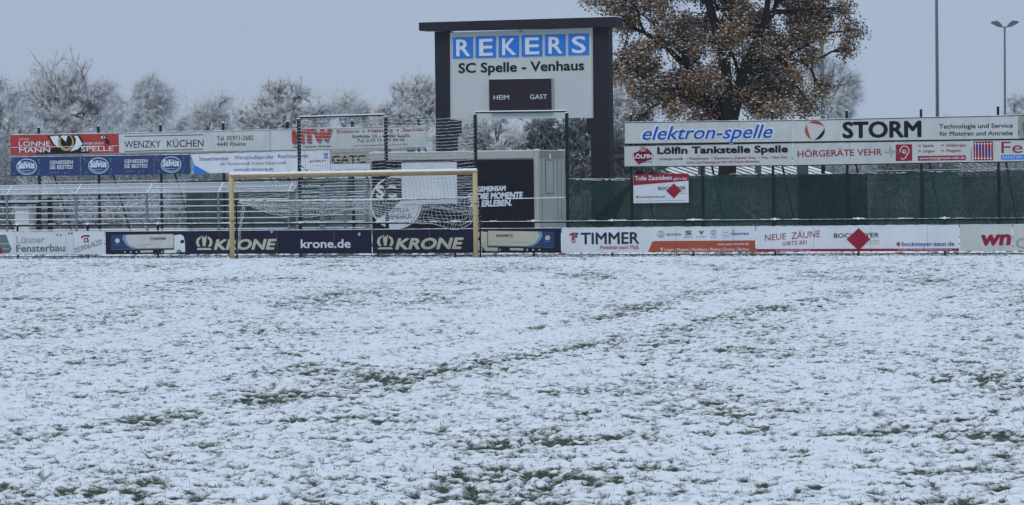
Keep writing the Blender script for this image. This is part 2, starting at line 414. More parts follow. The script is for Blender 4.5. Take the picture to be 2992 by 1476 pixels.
def build_pitch():
    nr, nc = 930, 600
    t = np.linspace(0, 1, nr)[:, None]; Y = 16.5 * (92.0 / 16.5) ** t
    a = np.linspace(-1, 1, nc)[None]; X = a * (0.187 * Y + 2.6); Y = Y + 0 * X
    m, h, q = cover(X, Y, True)
    far = sstep(-1.5, 0.5, (Y + BS * X - BZ))      # behind the barrier: less grass, the bank
    Z = h + bank(X, Y)
    V = np.stack([X, Y, Z], -1).reshape(-1, 3)
    i = (np.arange(nr-1)[:, None] * nc + np.arange(nc-1)[None]).ravel()
    F = np.stack([i, i+1, i+nc+1, i+nc], -1)
    o = link('snowy_pitch', np_mesh('snowy_pitch', V, F, GM, {'snow': ('POINT', q.ravel())}, True)); tag(o, kind='structure')
build_pitch()
def build_grass():
    N = 1300000
    t = RNG.random(N) ** 1.15; Y = 17.5 * (88.0 / 17.5) ** t; X = (RNG.random(N) * 2 - 1) * (0.187 * Y + 2.0)
    m, h = cover(X, Y)
    p = np.where(m < 0.9, 0.05 + (0.9 - m) * 0.36, 0.02)
    k = (RNG.random(N) < p); X, Y, h, m = X[k], Y[k], h[k], m[k]
    if len(X) > 250000: X, Y, h, m = X[:250000], Y[:250000], h[:250000], m[:250000]
    n = len(X); Z = h + bank(X, Y) - 0.004
    a = RNG.random(n) * 2 * math.pi; ln = RNG.uniform(0.010, 0.036, n); lean = RNG.uniform(0.0, 0.8, n); w = RNG.uniform(0.0025, 0.005, n)
    dx, dy = np.cos(a), np.sin(a)
    b = np.stack([X, Y, Z], -1); side = np.stack([-dy * w, dx * w, 0 * w], -1)
    tip = b + np.stack([dx * ln * lean, dy * ln * lean, ln], -1)
    V = np.empty((n, 3, 3)); V[:, 0] = b - side; V[:, 1] = b + side; V[:, 2] = tip
    F = np.arange(3 * n).reshape(-1, 3)
    g = mat('grass_blades', (0.045, 0.055, 0.035), 0.8, 0.2, 2, attr='tone', col2=(0.16, 0.17, 0.11))
    o = link('grass', np_mesh('grass', V.reshape(-1, 3), F, g, {'tone': ('FACE', RNG.random(n))}))
    tag(o, 'dark green grass blades poking through the thin snow on the pitch', 'grass', kind='stuff')
build_grass()

# ------------------------------------------------------------------ trees
def tubes(P0, P1, R0, R1, n):
    d = P1 - P0; L = np.linalg.norm(d, axis=1, keepdims=True) + 1e-9; d = d / L
    ref = np.where(np.abs(d[:, 2:3]) > 0.9, np.array([[1.0, 0, 0]]), np.array([[0, 0, 1.0]]))
    a = np.cross(d, ref); a /= np.linalg.norm(a, axis=1, keepdims=True); b = np.cross(d, a)
    k = len(P0); V = np.empty((k, 2 * n, 3))
    for i in range(n):
        t = 2 * math.pi * i / n; w = a * math.cos(t) + b * math.sin(t)
        V[:, i] = P0 + w * R0[:, None]; V[:, n + i] = P1 + w * R1[:, None]
    base = (np.arange(k) * 2 * n)[:, None, None]
    f = np.array([[i, (i+1) % n, n + (i+1) % n, n + i] for i in range(n)])
    return V.reshape(-1, 3), (base + f[None]).reshape(-1, 4)
def spikes(P, D, L, R):
    """thin three-sided twigs"""
    n = len(P); d = D / (np.linalg.norm(D, axis=1, keepdims=True) + 1e-9)
    ref = RNG.normal(size=(n, 3)); a = np.cross(d, ref); a /= (np.linalg.norm(a, axis=1, keepdims=True) + 1e-9); b = np.cross(d, a)
    V = np.empty((n, 4, 3))
    for i in range(3):
        t = 2 * math.pi * i / 3; V[:, i] = P + (a * math.cos(t) + b * math.sin(t)) * R[:, None]
    V[:, 3] = P + d * L[:, None]
    f = np.array([[0, 1, 3], [1, 2, 3], [2, 0, 3]])
    return V.reshape(-1, 3), ((np.arange(n) * 4)[:, None, None] + f[None]).reshape(-1, 3)

def skeleton(pts, base, fork, rt, seed, tip_r=0.012, expo=0.47, pull=0.42):
    rng = np.random.default_rng(seed); S = []; tips = []; dirs = []
    N = len(pts)
    def rad(n): return tip_r + (rt - tip_r) * (n / N) ** expo
    base = np.array(base, float); fork = np.array(fork, float)
    # trunk in three slightly bent pieces
    q = base; m = 4
    for k in range(m):
        t = (k + 1) / m; p = base + (fork - base) * t + (rng.normal(size=3) * rt * 0.35 * (k < m - 1)) * np.array([1, 1, 0])
        S.append((q, p, rt * (1.25 - 0.25 * min(1, k + 0.0)) if k == 0 else rt, rt)); q = p
    stack = [(pts, fork, None)]
    while stack:
        P, pos, dprev = stack.pop(); n = len(P)
        if n <= 2:
            for p in P:
                S.append((pos, p, rad(1), tip_r * 0.5)); tips.append(p); dirs.append(p - pos)
            continue
        k = 3 if n > N * 0.3 else 2
        c = P[rng.choice(n, k, replace=False)]
        for _ in range(3):
            lab = np.argmin(((P[:, None] - c[None]) ** 2).sum(-1), 1)
            c = np.array([P[lab == j].mean(0) if (lab == j).any() else c[j] for j in range(k)])
        for j in range(k):
            Q = P[lab == j]
            if len(Q) == 0: continue
            d = c[j] - pos; L = np.linalg.norm(d)
            new = pos + d * pull + rng.normal(size=3) * L * 0.07 + np.array([0, 0, 0.03 * L])
            S.append((pos, new, rad(n) if j == 0 else min(rad(n), rad(len(Q)) * 1.25), rad(len(Q))))
            if len(Q) == n:        # no split: stop the loop
                for p in Q: S.append((new, p, rad(1), tip_r * .5)); tips.append(p); dirs.append(p - new)
            else: stack.append((Q, new, d))
    S = [np.array(x) for x in zip(*[(a, b, c_, d_) for a, b, c_, d_ in S])]
    return S, np.array(tips), np.array(dirs)

def crown_points(ells, n, rng, carve=0.0, clump=0.0):
    if clump:
        C = crown_points(ells, max(14, int(n / 34)), rng, 0.0); s = clump * (np.prod([max(e[3] for e in ells), max(e[5] for e in ells)])) ** 0.5
        j = rng.integers(0, len(C), n); P = C[j] + rng.normal(size=(n, 3)) * s * rng.uniform(.5, 1.3, len(C))[j][:, None] * np.array([1, 1, .85])
        return P[P[:, 2] > .3]
    w = np.array([e[3] * e[4] * e[5] for e in ells]); w = w / w.sum(); out = []
    while len(out) < n:
        e = ells[rng.choice(len(ells), p=w)]; d = rng.normal(size=3); d /= np.linalg.norm(d)
        r = rng.random() ** 0.42
        p = np.array(e[:3]) + d * r * np.array(e[3:6])
        if p[2] < 0.3: continue
        if carve:
            v = math.sin(p[0]*1.1 + 1.3*math.sin(p[2]*0.9)) * math.sin(p[1]*0.8 + 2) * math.sin(p[2]*1.3 + p[0]*0.5)
            if v > 1 - carve * 2: continue
        out.append(p)
    return np.array(out)

def tree(name, label, cat, px, Z, blobs, n, rt, seed, style='frost', fork_py=None, tw=6, tl=0.6, twr=0.014, droop=0.0,
         tone=0.3, trunk=True, group=None, bias=0.75, carve=0.3, clump=0.21):
    tl = tl * .62; n = int(n * .8) if style != 'oak' else n; tw = max(3, tw - 2) if style != 'fir' else tw; twr = twr * .85; tone = tone * .35
    """blobs: (px, py, rx, ry) of the crown in photo pixels at depth Z"""
    rng = np.random.default_rng(seed)
    fr = Frame(Z, 0.0, px, 0.0); m = Z / F_PX
    gz = 0.40 if Z > 84 else 0.0
    fr.O[2] = gz
    ells = []
    for (bx, by, rx, ry) in blobs:
        x, z = fr.L(bx, by); ells.append((x, rng.uniform(-.3, .3) * rx * m, z, rx * m, rx * m * (0.42 if style == 'oak' else .40), ry * m))
    P = crown_points(ells, n, rng, carve, clump)
    if fork_py is None: zf = max(1.2, P[:, 2].min() * 0.9)
    else: zf = fr.L(px, fork_py)[1]
    S, tips, dirs = skeleton(P, (0, 0, -0.2), (0, 0, zf), rt, seed)
    root = fr.empty(name); tag(root, label, cat, group)
    big = S[2] > 0.035
    bark = BARK if style == 'oak' else BARKF
    V1, F1 = tubes(S[0][big], S[1][big], S[2][big], S[3][big], 6)
    link('trunk', np_mesh('trunk', V1, F1, bark, None, True), root)
    sm = ~big; V2, F2 = tubes(S[0][sm], S[1][sm], np.maximum(S[2][sm], .012), np.maximum(S[3][sm], .008), 3)
    if len(F2): link('branches', np_mesh('branches', V2, F2, bark), root)
    k = len(tips)
    if style in ('frost', 'brownfrost', 'fir'):
        # twigs along the small branches and at the tips
        src = np.concatenate([tips, S[0][sm] + (S[1][sm] - S[0][sm]) * rng.random((sm.sum(), 1))])
        ds = np.concatenate([dirs, (S[1] - S[0])[sm]]); ds /= (np.linalg.norm(ds, axis=1, keepdims=True) + 1e-9)
        idx = np.repeat(np.arange(len(src)), tw)
        D = ds[idx] * bias * 2 + rng.normal(size=(len(idx), 3)) * 0.6; D[:, 2] += 0.25 - droop
        P0 = src[idx] + rng.normal(size=(len(idx), 3)) * 0.06 * tl
        L = rng.uniform(0.5, 1.2, len(idx)) * tl
        R_ = rng.uniform(0.6, 1.3, len(idx)) * twr
        if style != 'fir':      # long fine end twigs that fray the outline
            c0 = tips.mean(0); i2 = np.repeat(np.arange(k), 3); D2 = (tips - c0)[i2]; D2 /= (np.linalg.norm(D2, axis=1, keepdims=True) + 1e-9)
            D2 = D2 * .7 + rng.normal(size=D2.shape) * .35; D2[:, 2] += .45 - droop
            P0 = np.concatenate([P0, tips[i2]]); D = np.concatenate([D, D2]); L = np.concatenate([L, rng.uniform(.9, 2.0, len(i2)) * tl]); R_ = np.concatenate([R_, rng.uniform(.5, .9, len(i2)) * twr])
        V, F = spikes(P0, D, L, R_)
        nt_ = len(F) // 3; tn = np.repeat(np.clip(rng.normal(tone, 0.28, nt_), 0, 1), 3)
        mt = {'frost': TWIG, 'brownfrost': TWIGB, 'fir': FIR}[style]
        link('crown', np_mesh('crown', V, F, mt, {'tone': ('FACE', tn)}), root)
    return root, fr, tips, dirs, rng

# far wood: low dense thicket of bare shrubs, beyond everything
def far_wood():
    n = 62000; rng = np.random.default_rng(5)
    Y = rng.uniform(205, 255, n); X = rng.uniform(-0.24, 0.24, n) * Y
    top = 3.0 + 6.5 * fbm(X * 0.12, Y * 0.02, 3, 77) * (1 - .75 * sstep(8, 22, X)) + 2.2 * (1 - sstep(-16, -8, X)) - 0.8 * sstep(18, 34, X)
    Z = rng.random(n) ** 0.8 * top
    P = np.stack([X, Y, Z], -1); D = rng.normal(size=(n, 3)) * 0.5; D[:, 2] += 0.9
    V, F = spikes(P, D, rng.uniform(0.7, 1.6, n), rng.uniform(0.014, 0.036, n))
    tn = np.repeat(np.clip(rng.normal(0.22, 0.3, n), 0, 1), 3)
    o = link('far_wood', np_mesh('far_wood', V, F, TWIG, {'tone': ('FACE', tn)}))
    tag(o, 'hazy grey frosted wood filling the background behind the banners', 'wood', kind='stuff')
far_wood()

def thicket(Zt, px, x0, x1, n, top0, label, tone):
    rng = np.random.default_rng(15)
    fr = Frame(Zt, .3, px); x = rng.uniform(x0, x1, n)
    top = top0 + 1.3 * fbm(x * .35, x * 0, 2, 5); z = rng.random(n) ** .9 * (top + .4) - .1; y = rng.uniform(0, 5, n)
    P = fr.O + x[:, None] * fr.ex + y[:, None] * fr.ey; P[:, 2] = z
    D = rng.normal(size=(n, 3)) * 0.6; D[:, 2] += 0.7
    V, F = spikes(P, D, rng.uniform(0.4, 1.0, n), rng.uniform(0.008, 0.022, n))
    o = link('thicket', np_mesh('thicket', V, F, mat('thicket_twigs', (.62, .65, .68), .9, .25, .6, attr='tone', col2=(.10, .10, .10)), {'tone': ('FACE', np.repeat(np.clip(rng.normal(tone, 0.3, n), 0, 1), 3))}))
    tag(o, label, 'thicket', kind='stuff')
thicket(112, 0, -6, 14, 30000, 2.6, 'grey leafless thicket behind the left railing and fence posts', .5)
thicket(140, 1660, -1, 27, 26000, 2.2, 'grey snowy hedge seen between right banners and green screen', .6)
thicket(106, 1660, -1, 22, 14000, .1, 'dark low hedge added to block bright snow behind the green screen', .95)  # added hedge, keeps the bright snow from showing through the cloth
BG = 'frosted trees behind the banners'
tree('frosted_tree', 'tall bare frosted tree cut by the left edge of the photo', 'tree', 20, 150,
     [(10, 380, 90, 150), (0, 330, 60, 90), (70, 420, 60, 90)], 1500, 0.16, 101, tw=7, tl=0.8, twr=0.02, tone=0.45, group=BG)
tree('frosted_tree', 'tallest broad frosted tree on the left, two crown peaks', 'tree', 175, 160,
     [(115, 250, 50, 85), (190, 235, 75, 95), (250, 310, 70, 95), (150, 380, 110, 110), (85, 330, 50, 70)], 2600, 0.24, 102,
     style='brownfrost', tw=6, tl=0.75, twr=0.02, tone=0.45, group=BG, fork_py=470)
tree('frosted_tree', 'slim pale frosted tree right of the tallest left one', 'tree', 325, 200,
     [(320, 330, 50, 85), (350, 400, 60, 70)], 900, 0.16, 103, tw=7, tl=0.9, twr=0.02, tone=0.2, group=BG)
tree('frosted_birch', 'pale drooping frosted birch above the white kitchen banner', 'tree', 425, 190,
     [(430, 290, 70, 65), (470, 300, 50, 45), (400, 370, 80, 60), (440, 255, 35, 30)], 1500, 0.20, 104, tw=7, tl=0.8, twr=0.017, droop=0.6, tone=0.15, group=BG)
tree('frosted_tree', 'low thin grey tree between birch and round tree', 'tree', 600, 200,
     [(610, 345, 60, 60), (655, 340, 40, 60), (545, 370, 60, 40)], 900, 0.16, 105, tw=6, tl=0.8, twr=0.018, tone=0.4, group=BG)
tree('round_frosted_oak', 'round frosted oak with brownish leaves above the phone number banner', 'tree', 822, 150,
     [(825, 300, 75, 62), (770, 340, 75, 55), (885, 335, 80, 60), (820, 370, 120, 50)], 2400, 0.24, 106,
     style='brownfrost', tw=7, tl=0.42, twr=0.03, tone=0.5, group=BG, fork_py=385, carve=0.2)
tree('frosted_tree', 'small pale blue frosted tree between round oak and scoreboard', 'tree', 1020, 200,
     [(1025, 315, 45, 55), (985, 345, 50, 45), (1065, 350, 50, 50)], 1000, 0.2, 107, tw=6, tl=0.7, twr=0.018, tone=0.2, group=BG)
tree('frosted_tree', 'pale rounded frosted tree touching the left scoreboard column', 'tree', 1200, 170,
     [(1190, 290, 65, 60), (1240, 300, 70, 70), (1150, 330, 55, 55), (1220, 370, 90, 60)], 2000, 0.22, 108, tw=7, tl=0.55, twr=0.018, tone=0.15, group=BG)
tree('frosted_bush', 'brownish frosted bush above the ball net top bar', 'bush', 1140, 140,
     [(1120, 345, 45, 35), (1175, 335, 45, 30)], 700, 0.12, 109, style='brownfrost', tw=6, tl=0.35, twr=0.022, tone=0.5)
tree('frosted_tree', 'pinkish frosted tree seen under the scoreboard panel', 'tree', 1430, 125,
     [(1430, 395, 65, 60), (1380, 400, 60, 60), (1490, 385, 50, 60), (1440, 470, 100, 60)], 1900, 0.14, 110, style='brownfrost',
     tw=6, tl=0.32, twr=0.015, tone=0.35, group=BG)
tree('frosted_tree', 'pale frosted tree seen between left column and ball net', 'tree', 1340, 165,
     [(1340, 400, 60, 90), (1300, 430, 60, 60)], 900, 0.16, 111, tw=6, tl=0.5, twr=0.018, tone=0.2, group=BG)
tree('snowy_conifer', 'dark grey conifer with snow patches beside the right scoreboard column', 'tree', 1620, 130,
     [(1620, 400, 90, 70), (1680, 430, 80, 90), (1580, 450, 70, 90), (1650, 500, 120, 90)], 2200, 0.2, 112, style='fir',
     tw=8, tl=0.42, twr=0.026, tone=0.7, carve=0.0)
tree('frosted_tree', 'white frosted tree between scoreboard and brown oak', 'tree', 1820, 140,
     [(1815, 290, 55, 100), (1850, 360, 75, 90), (1800, 400, 60, 80), (1880, 270, 50, 60)], 2200, 0.17, 113,
     tw=7, tl=0.42, twr=0.017, tone=0.25, group=BG)
tree('frosted_bush', 'grey bush with snow low beside the right scoreboard column', 'bush', 1830, 122,
     [(1820, 460, 60, 50), (1880, 480, 70, 40), (1790, 430, 40, 50)], 1300, 0.08, 114, style='fir', tw=6, tl=0.35, twr=0.02, tone=0.25)
tree('frosted_tree', 'pale feathery frosted tree showing right of the brown oak', 'tree', 2440, 185,
     [(2440, 220, 60, 80), (2480, 270, 60, 50), (2420, 320, 80, 40), (2400, 200, 60, 70)], 1700, 0.2, 115, tw=6, tl=0.6, twr=0.014, tone=0.15,
     group=BG, fork_py=380, carve=0.5)
tree('frosted_bush', 'tip of a small snowy bush beside the tall lamp pole', 'bush', 2755, 160,
     [(2755, 362, 34, 30)], 220, 0.08, 116, tw=6, tl=0.4, twr=0.016, tone=0.3)
tree('frosted_tree', 'grey frosted tree cut by the right edge below the double lamp', 'tree', 2985, 200,
     [(2970, 335, 40, 50), (3010, 320, 50, 60)], 800, 0.18, 117, tw=6, tl=0.7, twr=0.02, tone=0.3, group=BG)
tree('frosted_tree', 'thin frosted tree low behind the first salmon and blue boards', 'tree', 240, 118,
     [(200, 560, 120, 70), (330, 580, 110, 70), (80, 560, 90, 80)], 1700, 0.10, 118, tw=5, tl=0.32, twr=0.009, tone=0.55, carve=0.5)
tree('frosted_bush', 'snowy shrub stems behind the left steel railing', 'bush', 430, 108,
     [(420, 620, 110, 50), (290, 630, 70, 40)], 900, 0.05, 119, tw=5, tl=0.25, twr=0.008, tone=0.5, carve=0.5)

# the brown oak
def oak():
    blobs = [(2120, 290, 230, 75), (2120, 60, 350, 150), (1850, 80, 160, 120), (2420, 80, 120, 120), (1830, 200, 80, 90), (2390, 190, 90, 110), (1950, 270, 170, 80), (2290, 270, 150, 80), (2330, 30, 170, 120), (1960, 190, 160, 120), (2260, 190, 150, 120),
             (2110, 260, 230, 90), (1880, 150, 90, 100), (2330, 280, 80, 70), (1960, 310, 130, 60), (2250, 310, 130, 60), (2110, 320, 180, 50), (2130, -140, 330, 120),
             (1740, 20, 70, 45), (1800, -10, 80, 60), (1690, 25, 35, 30), (2490, 10, 80, 60), (2440, 90, 50, 40)]
    root, fr, tips, dirs, rng = tree('brown_oak', 'big oak still carrying dry brown leaves, right of the scoreboard', 'tree',
                                     2132, 112, blobs, 6000, 0.40, 201, style='oak', fork_py=400, carve=0.22, clump=0.078)
    k = 15
    idx = np.repeat(np.arange(len(tips)), k); n = len(idx)
    P = tips[idx] + rng.normal(size=(n, 3)) * 0.16
    d = rng.normal(size=(n, 3)); d[:, 2] -= 0.4; d /= np.linalg.norm(d, axis=1, keepdims=True)
    a = np.cross(d, rng.normal(size=(n, 3))); a /= np.linalg.norm(a, axis=1, keepdims=True); b = np.cross(d, a)
    L = rng.uniform(0.055, 0.12, n)[:, None]; Wd = L * 0.46
    V = np.empty((n, 4, 3)); V[:, 0] = P - d * L * 0.6; V[:, 1] = P + a * Wd + b * 0.012; V[:, 2] = P + d * L * 0.6; V[:, 3] = P - a * Wd + b * 0.012
    F = np.arange(4 * n).reshape(-1, 4)
    clump = np.clip(0.30 + 0.35 * np.sin(P[:, 0] * 1.7 + P[:, 2]) * np.sin(P[:, 2] * 1.9 + P[:, 1]) + rng.normal(0, 0.25, n), 0, 1)
    link('leaves', np_mesh('leaves', V.reshape(-1, 3), F, LEAF, {'tone': ('FACE', clump)}), root)
    # snow lumps lying on leaf sprays
    j = rng.choice(n, 22000, replace=False); C = P[j] + np.array([0, 0, 0.02]); m = len(j)
    o6 = np.array([[1,0,0],[0,1,0],[-1,0,0],[0,-1,0],[0,0,.55],[0,0,-.25]]); r = rng.uniform(0.025, 0.065, m)
    ax = rng.uniform(0.6, 1.6, (m, 1, 3)) * np.array([1, 1, 0.9])
    V = C[:, None] + o6[None] * r[:, None, None] * ax
    f = np.array([[0,1,4],[1,2,4],[2,3,4],[3,0,4],[1,0,5],[2,1,5],[3,2,5],[0,3,5]])
    F = ((np.arange(m) * 6)[:, None, None] + f[None]).reshape(-1, 3)
    o = link('snow_on_leaves', np_mesh('snow_on_leaves', V.reshape(-1, 3), F, SNOW), root); o['kind'] = 'stuff'
oak()

# ------------------------------------------------------------------ scoreboard
def scoreboard():
    S = 0.40; fr = Frame(98, S, 1271, 0.4, 300); root = fr.empty('scoreboard')
    tag(root, 'tall dark framed scoreboard with blue letter tiles and black display', 'scoreboard')
    L = fr.L
    def col(xa, xb, ytop, side):
        x0 = L(xa, 200)[0]; x1 = L(xb, 200)[0]; zt = L((xa + xb) / 2, ytop)[1]; zp = L((xa+xb)/2, 352 if side < 0 else 345)[1]
        w = 0.26; z1 = zp - 0.42; z2 = z1 - 0.22; w2 = 0.09
        if side < 0: pts = [(x0, -0.4), (x1 + w2, -0.4), (x1 + w2, z2), (x1 + w, z1), (x1 + w, zp), (x1, zp + 0.003), (x1, zt), (x0, zt)]
        else: pts = [(x0 - w2, -0.4), (x1, -0.4), (x1, zt), (x0, zt), (x0, zp + 0.003), (x0 - w, zp), (x0 - w, z1), (x0 - w2, z2)]
        MB().prism(pts, 0.0, 0.42).build('column', CHARCOAL, root)
    col(1271, 1315, 92, -1); col(1731, 1779, 80, 1)
    # roof slab with overhang and its snow
    x0, z0 = L(1224, 90, -0.35); x1, z1 = L(1798, 78, -0.35); zt0 = L(1224, 66, -0.35)[1]; zt1 = L(1798, 49, -0.35)[1]
    MB().prism([(x0, z0), (x1, z1), (x1, zt1), (x0, zt0)], -0.35, 0.42).build('roof', CHARCOAL, root)
    MB().prism([(x0 + .02, zt0 + .002), (x1 - .02, zt1 + .002), (x1 - .02, zt1 + .03), (x0 + .02, zt0 + .03)], -0.33, 0.40).build('snow', SNOW, root)
    f = -0.04
    c = [L(1316, 349.5, f), L(1733, 344, f), L(1731, 81, f), L(1315, 95, f)]
    MB().prism(c, f, 0.30).build('panel', PANEL, root)
    P = Print(fr, root, f)
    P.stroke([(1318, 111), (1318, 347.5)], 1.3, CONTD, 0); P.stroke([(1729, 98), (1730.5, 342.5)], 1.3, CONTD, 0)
    xs = [(1323.8, 1382), (1390.6, 1449), (1457.8, 1516.4), (1524.6, 1584.7), (1593, 1652.4), (1661, 1721)]
    ty = [110, 107, 105.5, 104, 101.6, 99.3]; by = [171, 169.5, 167.5, 165.5, 163.5, 161.6]
    for i, (a, b) in enumerate(xs):
        y0, y1 = ty[i], by[i]
        pts = [L(a, y1, f), L(b, y1 - 1.2, f), L(b, y0 - 1.2, f), L(a, y0, f)]
        MB().prism(pts, f - 0.03, f - 0.002).build('letter_tile', BLUEP, root)
        q = Print(fr, root, f - 0.03); w = b - a
        q.text('REKERS'[i], (a + w * 0.19, y1 - 7), (b - w * 0.17, y1 - 8), 47, PALE, bold=0.018)
    P.text('SC Spelle - Venhaus', (1341, 213), (1706, 204.5), 27, INK, bold=0.028, layer=2)
    # display box
    a = L(1431.5, 327.4, f - 0.1); b = L(1611.5, 326, f - 0.1); t = L(1431.5, 232.5, f - 0.1)[1]; t1 = L(1611.5, 229.5, f - 0.1)[1]
    MB().prism([a, b, (b[0], t1), (a[0], t)], f - 0.16, f - 0.002).build('display', DISP, root)
    MB().prism([(a[0] + .01, t + .002), (b[0] - .01, t1 + .002), (b[0] - .01, t1 + .02), (a[0] + .01, t + .02)], f - 0.155, f - 0.01).build('snow', SNOW, root)
    MB().box((b[0] + .005, f - .10, b[1]), (b[0] + .05, f - .002, t1)).build('display_frame', CONT, root)
    q = Print(fr, root, f - 0.16)
    q.text('HEIM', (1442.5, 291.5), (1487.5, 291), 13, PALE, bold=0.0); q.text('GAST', (1549, 289.7), (1599, 289), 13, PALE, bold=0.0)
    a = L(1520, 93, -0.10); MB().box((a[0] - .05, -.2, a[1] - .02), (a[0] + .05, -.05, a[1] + .06)).build('lamp', CONT, root)
scoreboard()

# ------------------------------------------------------------------ container
def container():
    fr = Frame(90.2, 0.40, 1574, 0.45, 600); root = fr.empty('container')
    tag(root, 'grey site container with black club banner and white shutter behind the goal', 'container')
    L = fr.L; W_, D_ = 6.06, 2.44; H_ = L(1574, 440)[1]
    MB().box((-W_, 0, 0.12), (0, D_, H_ - 0.03)).build('body', CONT, root)
    for x in (-W_ - .01, -0.16 + .01):
        for y in (-0.02, D_ - 0.14):
            MB().box((x, y, 0), (x + 0.16, y + 0.16, H_ + .012)).build('corner_post', CONT, root)
            MB().box((x - .005, y - .005, H_ + .012), (x + .165, y + .165, H_ + .05)).build('snow', SNOW, root)
    MB().box((-W_ + .16, -0.035, H_ - .24), (-.16, 0.0, H_)).build('top_rail', CONT, root)
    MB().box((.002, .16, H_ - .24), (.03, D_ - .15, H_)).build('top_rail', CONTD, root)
    MB().box((-W_ + .17, .02, H_ - .03), (-.17, D_ - .02, H_ + .03)).build('snow', SNOW, root)
    x0, zt = L(1086, 471.5, -.05); x1, zt1 = L(1558, 465.5, -.05)
    MB().prism([(x0, .12), (x1, .12), (x1, zt1), (x0, zt)], -.055, -.036).build('black_banner', BLK, root)
    P = Print(fr, root, -.055)
    # round club badge
    P.ell(1157, 592, 76, 78, PALE, 0, 44); P.ell(1157, 592, 71, 73, BLK, 1, 44)
    P.poly([(1101, 640), (1140, 618), (1176, 580), (1192, 552), (1210, 543), (1222, 560), (1229, 590), (1221, 622), (1200, 650), (1175, 664), (1157, 666), (1135, 662), (1112, 650)], PALE, 2)
    P.text('SC', (1102, 577), (1157, 575), 32, PALE, bold=0.045, layer=3)
    P.text('SPELLE', (1142, 622), (1195, 620), 13, INK, bold=.01, layer=4); P.text('VENHAUS', (1134, 641), (1203, 638), 14, INK, bold=.01, layer=4)
    # white shutter
    a = L(1175, 598, -.09); b = L(1336, 595, -.09); t = L(1175, 476, -.09)[1]; t1 = L(1336, 474, -.09)[1]
    MB().prism([a, b, (b[0], t1), (a[0], t)], -.10, -.07).build('shutter', WHITE, root)
    q = Print(fr, root, -.10); q.stroke([(1177, 477), (1177, 596), (1334, 594), (1334, 476)], 2, PALE, 0, closed=True)
    P.text('GEMEINSAM', (1396, 560), (1478, 557), 14, PALE, bold=0.04, shear=0.15)
    P.text('GROßE MOMENTE', (1368, 583), (1528, 578.5), 17, PALE, bold=0.04, shear=0.15)
    P.text('ZU ERLEBEN.', (1372, 605), (1495, 600.5), 17, PALE, bold=0.04, shear=0.15)
    # end wall: door hatch frame and seams
    e = MB(); y0, y1 = 0.62, 1.32; z0, z1 = 1.35, 2.42
    for q_ in [((.002, y0, z0), (.03, y0 + .03, z1)), ((.002, y1, z0), (.03, y1 + .03, z1)), ((.002, y0, z1), (.035, y1 + .03, z1 + .03)), ((.002, y0, z0 - .03), (.035, y1 + .03, z0))]:
        e.box(*q_)
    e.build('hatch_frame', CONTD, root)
    MB().box((.002, y0 + .034, z0 + .004), (.018, y1 - .004, z1 - .004)).build('hatch', CONT, root)
    MB().box((.002, 0.9, z1 + .06), (.06, 1.04, z1 + .22)).build('lamp', PALE, root)
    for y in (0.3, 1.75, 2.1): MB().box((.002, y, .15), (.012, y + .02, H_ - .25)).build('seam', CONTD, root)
container()

# ------------------------------------------------------------------ advertising banners on the tall fences
UZ, US = 96.0, 0.325
def banner(name, label, xl, xr, tl, tr, bl, br, m, Z0=UZ, S=US, cat='banner', th=0.03, face=-0.10, snow=True, frame=None, group=None):
    fr = Frame(Z0, S, xl, 0.0, (tl + bl) / 2); root = fr.empty(name); tag(root, label, cat, group)
    a = fr.L(xl + 1, bl, face); b = fr.L(xr - 1, br, face); c = fr.L(xr - 1, tr, face); d = fr.L(xl + 1, tl, face)
    c = (b[0], c[1]); d = (a[0], d[1])
    MB().prism([a, b, c, d], face, face + th).build('board', m, root)
    if frame:
        MB().prism([(a[0], a[1] - .035), (b[0], b[1] - .035), (b[0], b[1] - .002), (a[0], a[1] - .002)], face - .012, face + th).build('frame', frame, root)
        MB().prism([(d[0], d[1] + .002), (c[0], c[1] + .002), (c[0], c[1] + .025), (d[0], d[1] + .025)], face - .012, face + th).build('frame', frame, root)
    if snow:
        # uneven line of snow on the top edge
        n = max(4, int((b[0] - a[0]) / 0.12)); top = .027 if frame else .002; rr = random.Random(int(xl))
        pts = [(d[0], d[1] + top), (c[0], c[1] + top)]
        for k in range(n, -1, -1):
            t = k / n; pts.append((d[0] + (c[0] - d[0]) * t, d[1] + (c[1] - d[1]) * t + top + (.008 + .016 * rr.random()) * (1 if frame != 'x' else 0)))
        mb = MB()
        for k in range(2, len(pts) - 1):
            p, q = pts[k], pts[k + 1]
            x0, x1 = q[0], p[0]; zb0 = d[1] + (c[1] - d[1]) * (x0 - d[0]) / (c[0] - d[0]) + top; zb1 = d[1] + (c[1] - d[1]) * (x1 - d[0]) / (c[0] - d[0]) + top
            mb.prism([(x0, zb0), (x1, zb1), (x1, p[1]), (x0, q[1])], face - .01, face + th)
        mb.build('snow', SNOW, root)
    P_ = Print(fr, root, face)
    if xr - xl > 300:
        k = xl + 167
        while k < xr - 60:
            t = (k - xl) / (xr - xl)
            P_.stroke([(k, tl + (tr - tl) * t + 1), (k + .5, bl + (br - bl) * t - 1)], .7, JOINT, 0, 'panel_joint'); k += 167
    return P_

DIRTY = mat('dirty_frame', (0.24, 0.23, 0.20), 0.7, 0.5, 7, snow=0.25)
